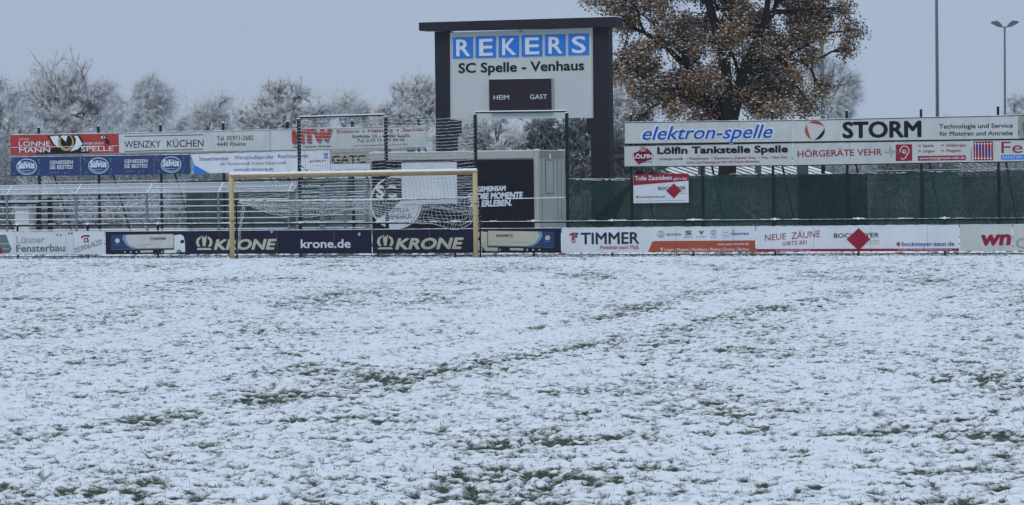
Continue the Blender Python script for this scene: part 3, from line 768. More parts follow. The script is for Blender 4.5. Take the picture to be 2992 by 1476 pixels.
# upper row, left
P = banner('optician_banner', 'red optician banner with a large bird eye, upper row far left', 30, 347, 396, 391.5, 453, 446.5, RED, frame=DIRTY)
P.poly([(139, 397.5), (232, 395.5), (245, 415), (248, 432), (262, 447.5), (160, 450), (95, 451), (140, 440), (160, 430), (150, 418)], INK, 0)
P.poly([(146, 399), (170, 397), (185, 420), (172, 432), (158, 421)], PALE, 1)
P.poly([(216, 397), (228, 398), (241, 421), (228, 436), (205, 443), (214, 430), (221, 420), (222, 406)], PALE, 1)
P.ell(194, 416, 22, 25, YELL, 2); P.ell(194, 414, 17, 20, INK, 3); P.ell(194, 416, 24, 27, INK, 1)
P.poly([(177, 398), (198, 396), (193, 415)], PALE, 4)
P.ell(303, 402, 10, 6, INK, 1); P.ell(302, 401.5, 7, 4, PALE, 2); P.ell(303, 401.5, 3, 3, INK, 3)
P.poly([(306, 404), (316, 408), (322, 425), (310, 418)], INK, 1)
P.text('OPTIK', (56, 410), (86, 409.5), 5, PALE, layer=2); P.text('LONNE', (56, 427), (147, 426), 13, PALE, bold=.01, layer=5)
P.text('MANN', (57, 446), (147, 445), 13.5, PALE, bold=.01, layer=5); P.text('EMSBÜREN', (243, 423), (303, 422), 6.5, PALE, layer=5)
P.text('SPELLE', (238, 442.5), (332, 441), 13.5, PALE, bold=.01, layer=5)
P.stroke([(31, 431), (302, 427)], 1.6, PALE, 5); P.stroke([(328, 426.5), (346, 426)], 1.6, PALE, 5)
P = banner('kitchen_banner', 'long white banner of a kitchen firm, upper row beside the red one', 347, 790, 391.5, 381, 446.5, 439, WHITE2, frame=DIRTY)
P.stroke([(364, 399), (594, 394)], 3, GREYP); P.stroke([(364, 443), (593, 436)], 3, GREYP)
P.text('WENZKY', (364, 433), (470, 430.5), 20, INK); P.text('KÜCHEN', (489, 430.5), (595, 428), 20, INK)
P.text('Tel. 05971-2682', (634, 411), (741, 409), 13, INK); P.text('4440 Rheine', (634, 428), (718, 426.5), 12.5, INK)
P = banner('plumbing_banner', 'white banner with big red HTW letters behind the ball net', 790, 1245, 381, 369.5, 439, 430, WHITE2, frame=DIRTY)
P.text('HTW', (861, 421), (972, 416), 34, GREYP, bold=.06, layer=1); P.text('HTW', (857, 418), (967, 413), 34, RED, bold=.06, layer=2)
P.text('Haus Technik Wilmes', (857, 433), (967, 430), 6.5, INK, bold=.01)
P.text('Elektro', (985, 389), (1049, 387.5), 9, DRED, bold=.03); P.ell(1063, 383.5, 3, 3, DRED, 1)
P.text('Heizung', (1076, 387), (1148, 385), 9, DRED, bold=.03); P.ell(1162, 380.5, 3, 3, DRED, 1); P.text('Sanitär', (1176, 384), (1242, 382), 9, DRED, bold=.03)
P.text('Südfelde 10 - 48480 Spelle', (1029, 404), (1197, 400), 8.5, INK, bold=.015); P.text('Tel. 0 59 77 / 92 94 00', (1044, 416), (1182, 412), 8.5, INK, bold=.015)
P.text('www.haustechnik-wilmes.de', (1031, 429), (1190, 424.5), 6.5, DRED)
# second row, left: three blue boards
for k, (a, b, t0, t1, c0, c1) in enumerate([(31, 234, 459.5, 456.5, 515.5, 513), (235, 449, 456.5, 453.5, 512.5, 510.5), (450, 556, 453.5, 452, 510, 508)]):
    P = banner('drinks_board', ['blue drinks board with oval logo, first from the left', 'blue drinks board with oval logo and slogan, middle of three',
               'short blue drinks board with only the oval logo'][k], a, b, t0, t1, c0, c1, NAVYB, frame=None, group='blue drinks boards in a row')
    lx = [78, 288, 500][k]; ly = [487.5, 484, 481][k]
    P.ell(lx, ly, 30, 23.5, PALE, 0); P.ell(lx, ly, 28, 21.5, NAVYB, 1); P.ell(lx, ly + 2, 25, 18, SKYB, 2)
    P.ell(lx + 2, ly + 4, 20, 13, NAVYB, 3)
    P.text('Salvus', (lx - 24, ly + 5), (lx + 23, ly + 4), 19, WHITE, bold=.03, shear=.1, layer=4); P.stroke([(lx - 14, ly + 12), (lx + 12, ly + 11)], 1, PALE, 4)
    for dx, dy, r in [(-42, -20, 2.5), (-36, -13, 1.5), (-36, 20, 2.5), (36, -20, 2.5), (36, -12, 1.5), (35, 20, 2.5), (38, 10, 1.3)]:
        P.ring(lx + dx, ly + dy, r, r, 1.0, SKYB, 1)
    if k < 2:
        tx = [146, 364][k]
        P.text('GENIESSEN', (tx, ly - 7), (tx + 67, ly - 8.5), 10.5, PALE, bold=.015); P.text('SIE BESTES!', (tx, ly + 7), (tx + 67, ly + 5.5), 10.5, PALE, bold=.015)
        P.stroke([(tx + 1, ly + 17), (tx + 28, ly + 16.5)], 1.2, SKYB, 1); P.ring(tx + 44, ly + 18, 2.2, 2.2, 1, SKYB, 1); P.ring(tx + 55, ly + 15, 1.4, 1.4, 1, SKYB, 1)
P = banner('tax_adviser_banner', 'white banner of tax advisers with green and blue wedge, second row', 557, 965, 452, 440.5, 507.5, 498, WHITE, frame=None)
P.poly([(558, 452), (568, 485), (558, 506)], GREENP, 0); P.poly([(560, 465), (572, 487), (560, 506.5)], SKYB, 1); P.poly([(568, 482), (611, 506), (575, 507), (565, 506.8)], BLUEP, 2)
P.text('Steuerberater', (582, 470), (670, 468), 11, DBLUE); P.text('Wirtschaftsprüfer', (685, 466.5), (800, 464), 11, DBLUE); P.text('Rechtsanwalt', (813, 462.5), (901, 460.5), 11, DBLUE)
P.text('pkr Partnerschaft Kraken Räkers mbB', (645, 483), (836, 480), 8.5, GREYP); P.text('www.pkr-beratung.de', (683, 500), (798, 498), 9, DBLUE)
P.poly([(945, 448), (960, 448), (956, 456), (948, 456)], BLUEP, 1); P.poly([(948, 457), (957, 457), (961, 464), (944, 464)], SKYB, 1); P.text('pkr', (906, 474), (954, 472), 6, INK, bold=.02)
P = banner('beige_banner', 'beige banner with dark capital letters half hidden by the container', 966, 1090, 440.5, 437, 498, 495, BEIGE, frame=None)
P.text('GATC', (970, 478), (1068, 476), 22, INK, bold=.02); P.poly([(967, 480), (1090, 478), (1090, 494), (967, 497)], PALE, 0)

# upper row, right
P = banner('electrician_banner', 'white banner with outlined blue slanted lettering, upper row right', 1825, 2317, 359.5, 353.5, 419.5, 413.5, WHITE2, frame=DARK)
P.text('elektron-spelle', (1874, 409.5), (2262, 402.5), 41, PALE, bold=.055, shear=.30, layer=1)
P.text('elektron-spelle', (1874, 410.5), (2262, 403.5), 41, DBLUE, shear=.30, layer=1, outline=.007)
P.text('elektron-spelle', (1878, 409), (2258, 402.5), 38, mat('cobalt_print', (0.02, 0.09, 0.46), .5), bold=.012, shear=.30, layer=3)
P = banner('motor_service_banner', 'white banner with big black STORM lettering and swirl, upper row', 2318, 2976, 353.5, 339, 413.5, 405, WHITE2, frame=DARK)
for a0, m in ((20, RED), (140, ORANGE), (262, INK)):
    c = (2381, 381); pts = []
    for k in range(11): t = math.radians(a0 + 11 * k); pts.append((c[0] + 29 * math.cos(t), c[1] - 28 * math.sin(t)))
    for k in range(10, -1, -1): t = math.radians(a0 + 14 + 9.7 * k); r = 28 - 9 * math.sin(math.pi * k / 10 * .9 + .3); pts.append((c[0] + r * math.cos(t), c[1] - r * math.sin(t)))
    P.poly(pts, m, 1)
P.text('STORM', (2464, 402.5), (2690, 399), 44, INK, bold=.035)
P.text('Technologie und Service', (2744, 376), (2959, 373), 12.5, INK, bold=.012); P.text('für Motoren und Antriebe', (2745, 397), (2959, 395), 12.5, INK, bold=.012)
P = banner('cream_banner', 'cream banner end at the right edge, upper row', 2977, 3120, 339, 336, 405, 402, BEIGE, frame=DARK)
P.text('U', (2989, 390), (3015, 390), 32, GREYP, bold=.03)
# second row, right
P = banner('petrol_station_banner', 'white petrol station banner with red round logo, second row', 1824, 2315, 427.5, 419, 486, 482.5, WHITE2, frame=DARK, snow=False)
P.ell(1864, 457, 17, 13, DRED, 1); P.ell(1886, 457, 24, 13, DRED, 1); P.poly([(1862, 444), (1878, 432), (1892, 434), (1909, 452), (1890, 470), (1866, 481), (1855, 468)], DRED, 1)
P.ell(1878.5, 436, 9, 8, DRED, 2); P.ring(1878.5, 436, 7.5, 6.5, 1, PALE, 3); P.text('DL', (1873.5, 439.5), (1884, 439.5), 7, PALE, layer=3)
P.text('LÖLFIN', (1850, 463.5), (1907, 462), 11, PALE, bold=.04, layer=3); P.text('Mineralöle', (1870, 476), (1906, 475), 4.5, INK)
P.text('Lölfin Tankstelle Spelle', (1922, 449.5), (2301, 444.5), 18.5, INK, bold=.05)
P.text('• Anhängerverleih   • Waschstrasse   • Geschenke u. Zubehör Shop   • Wap - Clean Park', (1922, 468), (2301, 462.5), 6.5, DRED, bold=.012)
P.text('Sonn- und Feiertags ab 7:00 Uhr frische Brötchen', (2007, 478.5), (2219, 475), 6.5, DRED, bold=.012)
P = banner('hearing_aid_banner', 'white hearing aid banner with red ear square, second row', 2316, 2838, 419, 411.5, 482.5, 473, WHITE2, frame=DARK, snow=False)
P.text('HÖRGERÄTE VEHR', (2331, 459), (2577, 453), 18, DRED, bold=.012)
P.stroke([(2585, 446), (2598, 446), (2601, 428), (2605, 462), (2608, 436), (2611, 452), (2614, 440), (2617, 448), (2620, 434), (2624, 455), (2628, 444), (2634, 444)], 1.5, GREYP, 2)
P.poly([(2617, 422.5), (2665, 421.5), (2665.5, 470), (2617, 471)], DRED, 1)
P.ring(2643, 441, 13, 14, 2.2, PALE, 3, -60, 200); P.stroke([(2651, 453), (2645, 462), (2638, 466), (2632, 462)], 2.2, PALE, 3); P.ring(2642, 444, 6, 6, 1.8, PALE, 3, -90, 160); P.ell(2640, 445, 3, 3, PALE, 3)
for t, x0, x1, y in (('→ Spelle', 2681, 2728, 430), ('→ Salzbergen', 2748, 2823, 428.5), ('→ Lingen', 2681, 2731, 445.5), ('→ Meppen', 2748, 2808, 444)):
    P.text(t, (x0, y), (x1, y - .5), 8, DRED, bold=.008)
P.poly([(2682, 456), (2822, 454), (2822, 468), (2682, 470)], DRED, 1); P.text('www.hoergeraete-vehr.de', (2687, 466), (2819, 464), 7.5, PALE, bold=.008, layer=2)
P = banner('plumber_banner', 'white plumber banner with red square of pipes, second row right edge', 2839, 3120, 411.5, 408, 473, 469, WHITE2, frame=DARK, snow=False)
P.poly([(2844, 414), (2901, 413), (2902, 468), (2845, 469)], DRED, 0); P.poly([(2853, 424), (2863, 424), (2868, 440), (2855, 442)], DBLUE, 1); P.poly([(2868, 436), (2880, 434), (2895, 452), (2880, 458)], DBLUE, 1)
for k, x in enumerate((2850, 2859, 2868, 2877, 2886, 2895)):
    P.stroke([(x, 421), (x + .6, 463)], 1.6, PALE, 2); P.ell(x, 420, 2.8, 2.8, PALE, 3, 10); P.ell(x + .6, 463, 2.8, 2.8, PALE, 3, 10)
P.text('Feld', (2926, 447.5), (3040, 446), 33, DRED, bold=.0); P.poly([(2925, 453), (3100, 450), (3100, 465), (2925, 467)], BLUEP, 0); P.text('SANITÄR-INSTALLATION', (2929, 464), (3090, 461), 8, PALE, layer=2)

# small banner on the green fence
P = banner('fence_builder_banner', 'small red and white banner hung on the green screen below the petrol banner', 1850, 2013, 510, 507, 594, 592, WHITE, face=-.14, frame=None, snow=False)
P.poly([(1851, 510), (2012.5, 507), (2012.5, 528), (1851, 542)], DRED, 0)
P.text('Tolle Zaunideen', (1856, 527.5), (1963, 525), 12.5, PALE, bold=.018); P.text("gibt's bei", (1968, 526), (2006, 525), 7.5, PALE, bold=.01)
P.text('BOCKMEYER', (1924, 555.5), (2004, 554), 9, INK, bold=.01, layer=2); P.poly([(1969, 536), (1991, 557), (1969, 580), (1947, 558)], DRED, 3)
P.stroke([(1987, 561), (2004, 560.5)], 1.2, GREYP); P.stroke([(1987, 566), (2004, 565.5)], 1.2, GREYP)
P.text('bockmeyer-zaun.de', (1868, 579), (1943, 577.5), 7, GREYP, bold=.01); P.poly([(1862, 572), (1866, 576), (1862, 580), (1858, 576)], DRED, 1)
P.stroke([(1858, 588), (2004, 586)], 1.5, LGREYP)

# ------------------------------------------------------------------ advertising boards on the barrier
def board(name, label, xl, xr, m, group=None):
    T = lambda x: 679.3 - .0075 * x; B = lambda x: 744.6 - .0039 * x
    return banner(name, label, xl, xr, T(xl), T(xr), B(xl), B(xr), m, BZ, BS, 'advertising board', 0.02, -0.07, True, None, group)
def truck(P, x0, y0, sx, s, body, cab):
    """flat print of an articulated lorry; sx=+1 cab to the right"""
    X = lambda u: x0 + sx * u * s
    Y = lambda v: y0 + v * s
    q = lambda pts: [(X(a), Y(b)) for a, b in pts]
    P.poly(q([(0, 3), (188, 0), (188, 42), (0, 45)]), body, 0)
    P.poly(q([(0, 3), (42, 2), (38, 18), (48, 34), (70, 43.5), (0, 45)]), NAVYB, 1)
    P.poly(q([(36, 2.5), (46, 2.2), (43, 16), (54, 34), (78, 43.5), (62, 43.8), (46, 34), (34, 16)]), SKYB, 2)
    P.ell(X(19), Y(20), 7 * s, 7 * s, body, 3); P.stroke([(X(10), Y(31)), (X(28), Y(30.5))], 1, SKYB, 3)
    a, b = (130, 165) if sx > 0 else (165, 130)
    P.text('KRONE', (X(a), Y(17)), (X(b), Y(16.5)), 6 * s, INK, bold=.03, shear=.2, layer=3); P.ring(X(123), Y(14), 4 * s, 4 * s, 1.4, INK, 3)
    P.stroke([(X(72), Y(33)), (X(128), Y(31.5))], 1.0, LGREYP, 3); P.stroke([(X(0), Y(47)), (X(190), Y(44))], 1.6, GREYP, 3)
    P.poly(q([(190, 4), (196, 3), (210, 1), (219, 8), (222, 24), (223, 54), (190, 55)]), cab, 1)
    P.poly(q([(210, 18), (219, 17), (220, 27), (208, 28)]), INK, 2)
    P.poly(q([(88, 50), (126, 49), (126, 55), (88, 56)]), body, 2); P.poly(q([(160, 48), (196, 47), (196, 57), (160, 58)]), cab, 2)
    for u in (42, 60, 77, 154, 205):
        P.ell(X(u), Y(54 if u < 180 else 53), 6 * s, 6 * s, INK, 4, 16); P.ell(X(u), Y(54 if u < 180 else 53), 3.2 * s, 3.2 * s, LGREYP, 5, 12)
def crown(P, cx, cy, s, m):
    for sx in (-1, 1):
        P.poly([(cx + sx * 11 * s, cy - 16 * s), (cx + sx * 22 * s, cy - 8 * s), (cx + sx * 25 * s, cy + 4 * s), (cx + sx * 20 * s, cy + 15 * s), (cx + sx * 11 * s, cy + 15 * s),
                (cx + sx * 16 * s, cy + 6 * s), (cx + sx * 16 * s, cy - 3 * s), (cx + sx * 10 * s, cy - 11 * s)], m, 1)
    P.poly([(cx - 8 * s, cy - 20 * s), (cx - 1 * s, cy - 10 * s), (cx, cy - 20 * s), (cx + s, cy - 10 * s), (cx + 8 * s, cy - 20 * s), (cx + 4 * s, cy + 14 * s), (cx - 4 * s, cy + 14 * s)], m, 2)
    P.poly([(cx - 19 * s, cy + 19 * s), (cx + 19 * s, cy + 19 * s), (cx + 23 * s, cy + 25 * s), (cx - 23 * s, cy + 25 * s)], m, 1)

P = board('window_maker_board', 'white window maker board with grey lettering and red telephone, far left', -120, 307, WHITE)
P.poly([(-100, 685), (18, 686), (27, 711), (0, 712), (-100, 712)], TEAL, 0); P.poly([(-100, 714), (28, 713), (35, 728), (27, 740), (-100, 743)], TEAL, 0); P.poly([(-100, 718), (2, 722), (9, 741), (-100, 743)], DRED, 1)
P.stroke([(10, 727), (27, 727)], 4, LGREYP, 1)
P.text('Lünner', (49, 711), (131, 709.5), 20, LGREYP, layer=1, outline=.016); P.text('Fensterbau', (49, 736), (189, 733.5), 20, TEAL, bold=.02)
P.text('05906/620', (220, 740), (299, 713), 15, GREYP)
P.poly([(236, 693), (242, 688), (256, 686), (262, 688), (262, 693), (256, 693), (252, 691), (243, 693), (240, 697)], DRED, 1)
P.poly([(246, 696), (256, 695), (261, 707), (244, 709)], DRED, 1); P.ell(251.5, 702, 3.5, 3.5, PALE, 2)
P.stroke([(41, 682), (41, 741)], .8, LGREYP, 0); P.stroke([(192, 682), (192, 740)], .8, LGREYP, 0)
for x, y in ((168, 686), (178, 687), (202, 683), (210, 682)): P.ell(x, y, 3, 3, GREYP, 1, 8)
P = board('trailer_maker_board', 'long navy board with lorry picture and pale crown lettering, left half', 308, 1087, NAVY)
truck(P, 325, 684, 1, .97, mat('off_white_print', (.56, .57, .54), .5), PALE)
crown(P, 597, 706, .98, CREAM); P.text('KRONE', (627, 729), (807, 728), 28, CREAM, bold=.045, shear=.22)
P.text('krone.de', (880, 724.5), (1024, 723.5), 24, PALE, bold=.022)
P.ell(1050, 684.5, 4.5, 5.5, SKYB, 1, 8); P.ell(1050, 684.5, 2, 2.5, PALE, 2, 6); P.poly([(789, 674.5), (799, 673.8), (798, 679.5), (792, 682)], SKYB, 1)
P = board('trailer_maker_board', 'navy board behind right goal post with cream lorry facing left', 1088, 1640, NAVY)
crown(P, 1126, 704, .98, CREAM); P.text('KRONE', (1157, 728), (1354, 726), 30, CREAM, bold=.045, shear=.22)
truck(P, 1620, 674.5, -1, 1.03, CREAM, CREAM)
P = board('car_dealer_board', 'white car dealer board with orange red wedge and small car badges', 1641, 2208, WHITE)
P.text('TIMMER', (1698, 713.5), (1867, 711.5), 32.5, mat('petrol_print', (.02, .035, .06), .5), bold=.02)
P.text('Mobilität nach Maß.', (1754, 728.5), (1868, 727), 10.5, RED, bold=.008)
P.poly([(1663, 684), (1675, 679), (1680, 679), (1678, 700), (1670, 702), (1672, 687), (1664, 690)], RED, 1); P.poly([(1681, 680), (1690, 680), (1690, 686), (1684, 687), (1689, 692), (1680, 697)], DBLUE, 1)
P.ell(1676, 705, 6, 6, RED, 1, 12); P.ell(1676, 705, 3, 3, PALE, 2, 8)
P.poly([(1893, 737), (1905, 708), (1911, 704.5), (2207, 702.5), (2207, 735.5)], ORANGE, 0)
P.text('www.auto-timmer.de', (2096, 717), (2188, 716), 7.5, PALE, bold=.008); P.text('Lingen | Meppen | Nordhorn | Rheine | Gronau | Borken', (1942, 733.5), (2188, 732), 8.5, PALE, bold=.008)
P.ell(1933.5, 727.5, 3.6, 4, PALE, 1, 12); P.poly([(1930.5, 729.5), (1936.5, 729.5), (1933.5, 735)], PALE, 1); P.ell(1933.5, 727.5, 1.4, 1.6, ORANGE, 2, 8)
for cx, cy, r in ((1931, 684.5, 9.5), (2085, 680, 7.5)):
    P.ring(cx, cy, r, r, 1.4, GREYP, 1); P.text('V', (cx - r * .45, cy - r * .05), (cx + r * .45, cy - r * .05), r * .75, GREYP, layer=1); P.text('W', (cx - r * .65, cy + r * .8), (cx + r * .65, cy + r * .8), r * .8, GREYP, layer=1)
P.text('SKODA', (1948, 688.5), (1991, 688), 6, GREYP, bold=.03)
P.text('S', (2003, 686), (2020, 686), 11, GREYP, bold=.07); P.text('SEAT', (1999, 695), (2025, 695), 4.5, GREYP)
P.poly([(2040, 673.5), (2049, 676.5), (2058, 673.5), (2052, 683), (2049, 686), (2046, 683)], GREYP, 1); P.text('CUPRA', (2034, 694), (2064, 693.5), 3.5, GREYP)
P.stroke([(2075, 693.3), (2096, 693.1)], 1.4, GREYP); P.stroke([(2110, 673.5), (2129, 673.2), (2129, 692.6), (2110, 693)], 1, LGREYP, closed=True); P.text('Audi', (2113, 681), (2126, 681), 4, GREYP); P.text('Service', (2112, 689.5), (2127, 689.3), 3.4, GREYP)
P.text('CENNTRO', (2135, 686.8), (2189, 686.3), 6, DBLUE, bold=.03); P.poly([(2141, 671.5), (2147, 671), (2144, 679), (2139, 679)], LGREYP, 1)
P = board('fence_builder_board', 'white fence firm board with red diamond and handwritten red slogan', 2209, 2803, WHITE)
P.poly([(2210, 728), (2803, 726), (2803, 733), (2210, 735.5)], DRED, 0)
P.text('NEUE', (2235, 704), (2298, 699), 18, DRED, bold=-.004, shear=.1); P.text('ZÄUNE', (2312, 699), (2398, 692), 19, DRED, bold=-.004, shear=.12); P.text('GIBTS BEI', (2285, 718), (2358, 713.5), 11.5, DRED, bold=-.004, shear=.1)
P.text('BOCKMEYER', (2437, 695), (2568, 693), 12.5, INK, bold=.01, layer=1); P.poly([(2509, 666), (2543, 699), (2509, 732), (2474, 700)], DRED, 3); P.text('ME', (2497, 694.5), (2519, 694), 11, DRED, layer=4)
P.text('SYSTEME', (2542, 707), (2569, 706.5), 3.6, GREYP); P.stroke([(2534, 713), (2569, 712.5)], 1.6, LGREYP)
P.text('bockmeyer-zaun.de', (2636, 719), (2788, 718), 12, DBLUE, bold=.014); P.poly([(2625, 706), (2632.5, 713.5), (2625, 721), (2617.5, 713.5)], DRED, 1); P.ring(2625, 713.5, 3, 3, 1, LGREYP, 2)
P.text('Am Lommerner Esch 8 - 49811 Lingen', (2266, 733.5), (2369, 733), 3.8, PALE, layer=2); P.text('Tel. 0591 - 97 79 68 80 - info@bockmeyer-zaun.de', (2624, 731.5), (2782, 731), 3.8, PALE, layer=2)
P = board('newspaper_board', 'pale board at right edge with dark red italic letters wn', 2804, 2959, WHITE2)
P.text('wn', (2870, 716), (2952, 714.5), 42, DRED, bold=.04, shear=.15)
P = board('newspaper_board', 'pale board cut by the right edge with grey letter d', 2960, 3130, WHITE2)
P.text('die', (2968, 726), (3060, 725), 44, LGREYP)

# ------------------------------------------------------------------ pitch barrier
def barrier():
    fr = Frame(BZ, BS, -150, 0.0, 700); root = fr.empty('pitch_barrier'); tag(root, 'low black pipe barrier carrying the advertising boards behind the goal', 'barrier')
    Y = lambda x: 659.3 - .0067 * x
    a = fr.L(-150, Y(-150)); b = fr.L(3140, Y(3140))
    MB().tube((a[0], 0, a[1]), (b[0], 0, b[1]), .032, 8).build('rail', BLACKSTEEL, root, True)
    a2 = fr.L(-150, 750.5); b2 = fr.L(3140, 739.5)
    MB().tube((a2[0], -.03, max(-.05, a2[1])), (b2[0], -.03, max(-.05, b2[1])), .016, 6).build('lower_rail', BLACKSTEEL, root)
    a3 = fr.L(-150, 681); b3 = fr.L(3140, 656)
    MB().tube((a3[0], -.02, a3[1]), (b3[0], -.02, b3[1]), .018, 6).build('upper_board_rail', BLACKSTEEL, root)
    rr = random.Random(3)
    for px in (-150, 51, 256, 461, 672, 878, 1104, 1329, 1558, 1788, 2025, 2264, 2508, 2760, 3010):
        x, z = fr.L(px, Y(px))
        MB().tube((x, 0, -.3), (x, 0, z + .02), .035, 8).build('post', BLACKSTEEL, root)
        k = rr.uniform(.5, 1.2)
        m = MB(); m.tube((x - .03, 0, z + .03), (x + .03, 0, z + .03), .045, 8); m.tube((x - .05 - .1 * k, 0, z + .035), (x + .05 + .12 * k, 0, z + .035), .020 * k, 6)
        m.build('snow', SNOW, root)
    # snow lying along the rail where it is still there
    L_ = b[0] - a[0]; n = 150; m = MB()
    for k in range(n):
        t = k / n; keep = (t < .36 and rr.random() < .75) or rr.random() < .28
        if not keep: continue
        x0 = a[0] + L_ * t; x1 = x0 + L_ / n * rr.uniform(.7, 1.0); z = a[1] + (b[1] - a[1]) * (t + .5 / n)
        h = rr.uniform(.008, .022); m.box((x0, -.018, z + .027), (x1, .018, z + .032 + h))
    m.build('snow', SNOW, root)
barrier()
# ------------------------------------------------------------------ tall fences with the banners
def tall_fence(name, label, posts, x_from, x_to):
    fr = Frame(UZ, US, posts[0][0], 0.4, 400); root = fr.empty(name); tag(root, label, 'fence')
    for px, yt in posts:
        x = fr.L(px, yt)[0]; x2, zt = fr.L(px, yt)
        MB().box((x - .038, -.04, -.3), (x + .038, .04, zt)).build('post', DARK, root)
        MB().box((x - .042, -.044, zt), (x + .042, .044, zt + .035)).build('snow', SNOW, root)
        # raking brace behind
        z1 = fr.L(px, 400)[1]
        MB().tube((x + .1, .06, z1), (x + .42, 1.9, -.2), .035, 6).build('brace', DARK, root)
        MB().tube((x + .115, .06, z1 + .03), (x + .435, 1.9, -.17), .018, 4).build('snow', SNOW, root)
    return fr, root
frL, rootL = tall_fence('banner_fence', 'tall dark fence posts holding the banners left of the scoreboard',
    [(-60, 377), (113, 373), (287, 369), (469, 365), (652, 359.5), (840, 355.5), (1029, 352), (1223, 345)], 0, 0)
frR, rootR = tall_fence('banner_fence', 'tall fence with green screen holding the banners right of the scoreboard',
    [(1843, 335), (2050, 331), (2257, 326), (2474, 323.5), (2691, 319), (2916, 311), (3140, 306)], 0, 0)
def rail(fr, root, xa, ya, xb, yb, r, m, off=0.0, snow=True, name='rail'):
    a = fr.L(xa, ya, off); b = fr.L(xb, yb, off)
    MB().tube((a[0], off, a[1]), (b[0], off, b[1]), r, 6).build(name, m, root)
    if snow: MB().tube((a[0], off, a[1] + r), (b[0], off, b[1] + r), r * .75, 5).build('snow', SNOW, root)
rail(frL, rootL, 31, 457, 1240, 437, .02, DIRTY, -.03); rail(frR, rootR, 1825, 423, 3120, 405.5, .02, DARK, -.03)
rail(frL, rootL, 115, 533.5, 560, 527, .012, GALV)
# horizontal twin wires of the open fence panels
for y in (577, 580, 596, 611, 628, 645, 676):
    for (xa, xb) in ((100, 290), (290, 470), (470, 545)):
        rail(frL, rootL, xa, y + .3 - (xa - 100) * .012, xb, y + .3 - (xb - 100) * .012, .008, GALV, .0)
def screen(fr, root, pts_top, ybot, off, wires=True):
    """green cloth with a slightly wavy top, and the wire mat behind it"""
    xs = []; 
    for (xa, ya), (xb, yb) in zip(pts_top[:-1], pts_top[1:]):
        n = max(2, int((xb - xa) / 9))
        for k in range(n): t = k / n; xs.append((xa + (xb - xa) * t, ya + (yb - ya) * t + 1.6 * math.sin(math.pi * t) + .5 * math.sin(xa + k)))
    xs.append(pts_top[-1])
    rows = 10; V = []; F = []
    for i, (px, py) in enumerate(xs):
        xt, zt = fr.L(px, py, off)
        for j in range(rows + 1):
            z = zt * (1 - j / rows)
            y = off + .012 * math.sin(px * .05 + j * 1.3) + .008 * math.sin(px * .21 - j)
            V.append((xt, y, z))
    for i in range(len(xs) - 1):
        for j in range(rows): a = i * (rows + 1) + j; F.append((a, a + rows + 1, a + rows + 2, a + 1))
    mb = MB(); mb.add(V, F); mb.build('green_screen', SCREEN, root, True)
    # snow crumbs along the top hem
    rr = random.Random(int(pts_top[0][0])); m = MB()
    for (pa, ya), (pb, yb) in zip(xs[:-1], xs[1:]):
        if rr.random() < .45:
            a = fr.L(pa, ya, off); b = fr.L(pb, yb, off); h = rr.uniform(.01, .03)
            m.prism([(a[0], a[1]), (b[0], b[1]), (b[0], b[1] + h), (a[0], a[1] + h)], off - .02, off + .02)
    m.build('snow', SNOW, root)
    if wires:
        m = MB(); xa = fr.L(pts_top[0][0], 550, off + .05)[0]; xb = fr.L(pts_top[-1][0], 550, off + .05)[0]; zt = fr.L(pts_top[0][0], pts_top[0][1], off)[1]
        n = int((xb - xa) / .10)
        for k in range(n + 1):
            x = xa + (xb - xa) * k / n; m.box((x - .004, off - .024, 0), (x + .004, off - .016, zt - .03))
        for z in np.arange(.1, zt, .2): m.box((xa, off - .034, z), (xb, off - .026, z + .008))
        o = m.build('wire_mat', WIRE, root); o['kind'] = 'stuff'
screen(frR, rootR, [(1664, 524.5), (1843, 526), (1850, 518), (2020, 514), (2150, 508), (2258, 507), (2330, 508), (2474, 506.5), (2536, 506)], 0, .05)
screen(frR, rootR, [(2536.5, 505), (2600, 507), (2691, 501.5), (2800, 501), (2916, 497), (3140, 494)], 0, .06)
screen(frL, rootL, [(543, 527), (652, 525), (760, 522), (868, 520), (980, 520), (1085, 519)], 0, .05)
rail(frR, rootR, 2536, 501, 3140, 490, .01, DARK, .0); rail(frR, rootR, 1843, 524, 1664, 523.5, .012, DARK, .04)
# second layer of darker cloth in one bay, folds
def cloth(px0, px1, y0, y1, m, off, nm='dark_screen_panel'):
    a = frR.L(px0, y0, off); b = frR.L(px1, y1, off)
    MB().box((a[0], off - .004, .02), (b[0], off, a[1])).build(nm, m, rootR)
SCR2 = mat('dark_screen_cloth', (0.014, 0.040, 0.034), .8, .35, 2.5, transp=.5)
cloth(2332, 2534, 510, 510, SCR2, .02)
a = frR.L(1712, 655, .03); b = frR.L(1790, 655, .03); c = frR.L(1842, 545, .03); d = frR.L(1838, 540, .03)
MB().prism([a, b, c, d], .026, .03).build('screen_fold', SCR2, rootR)

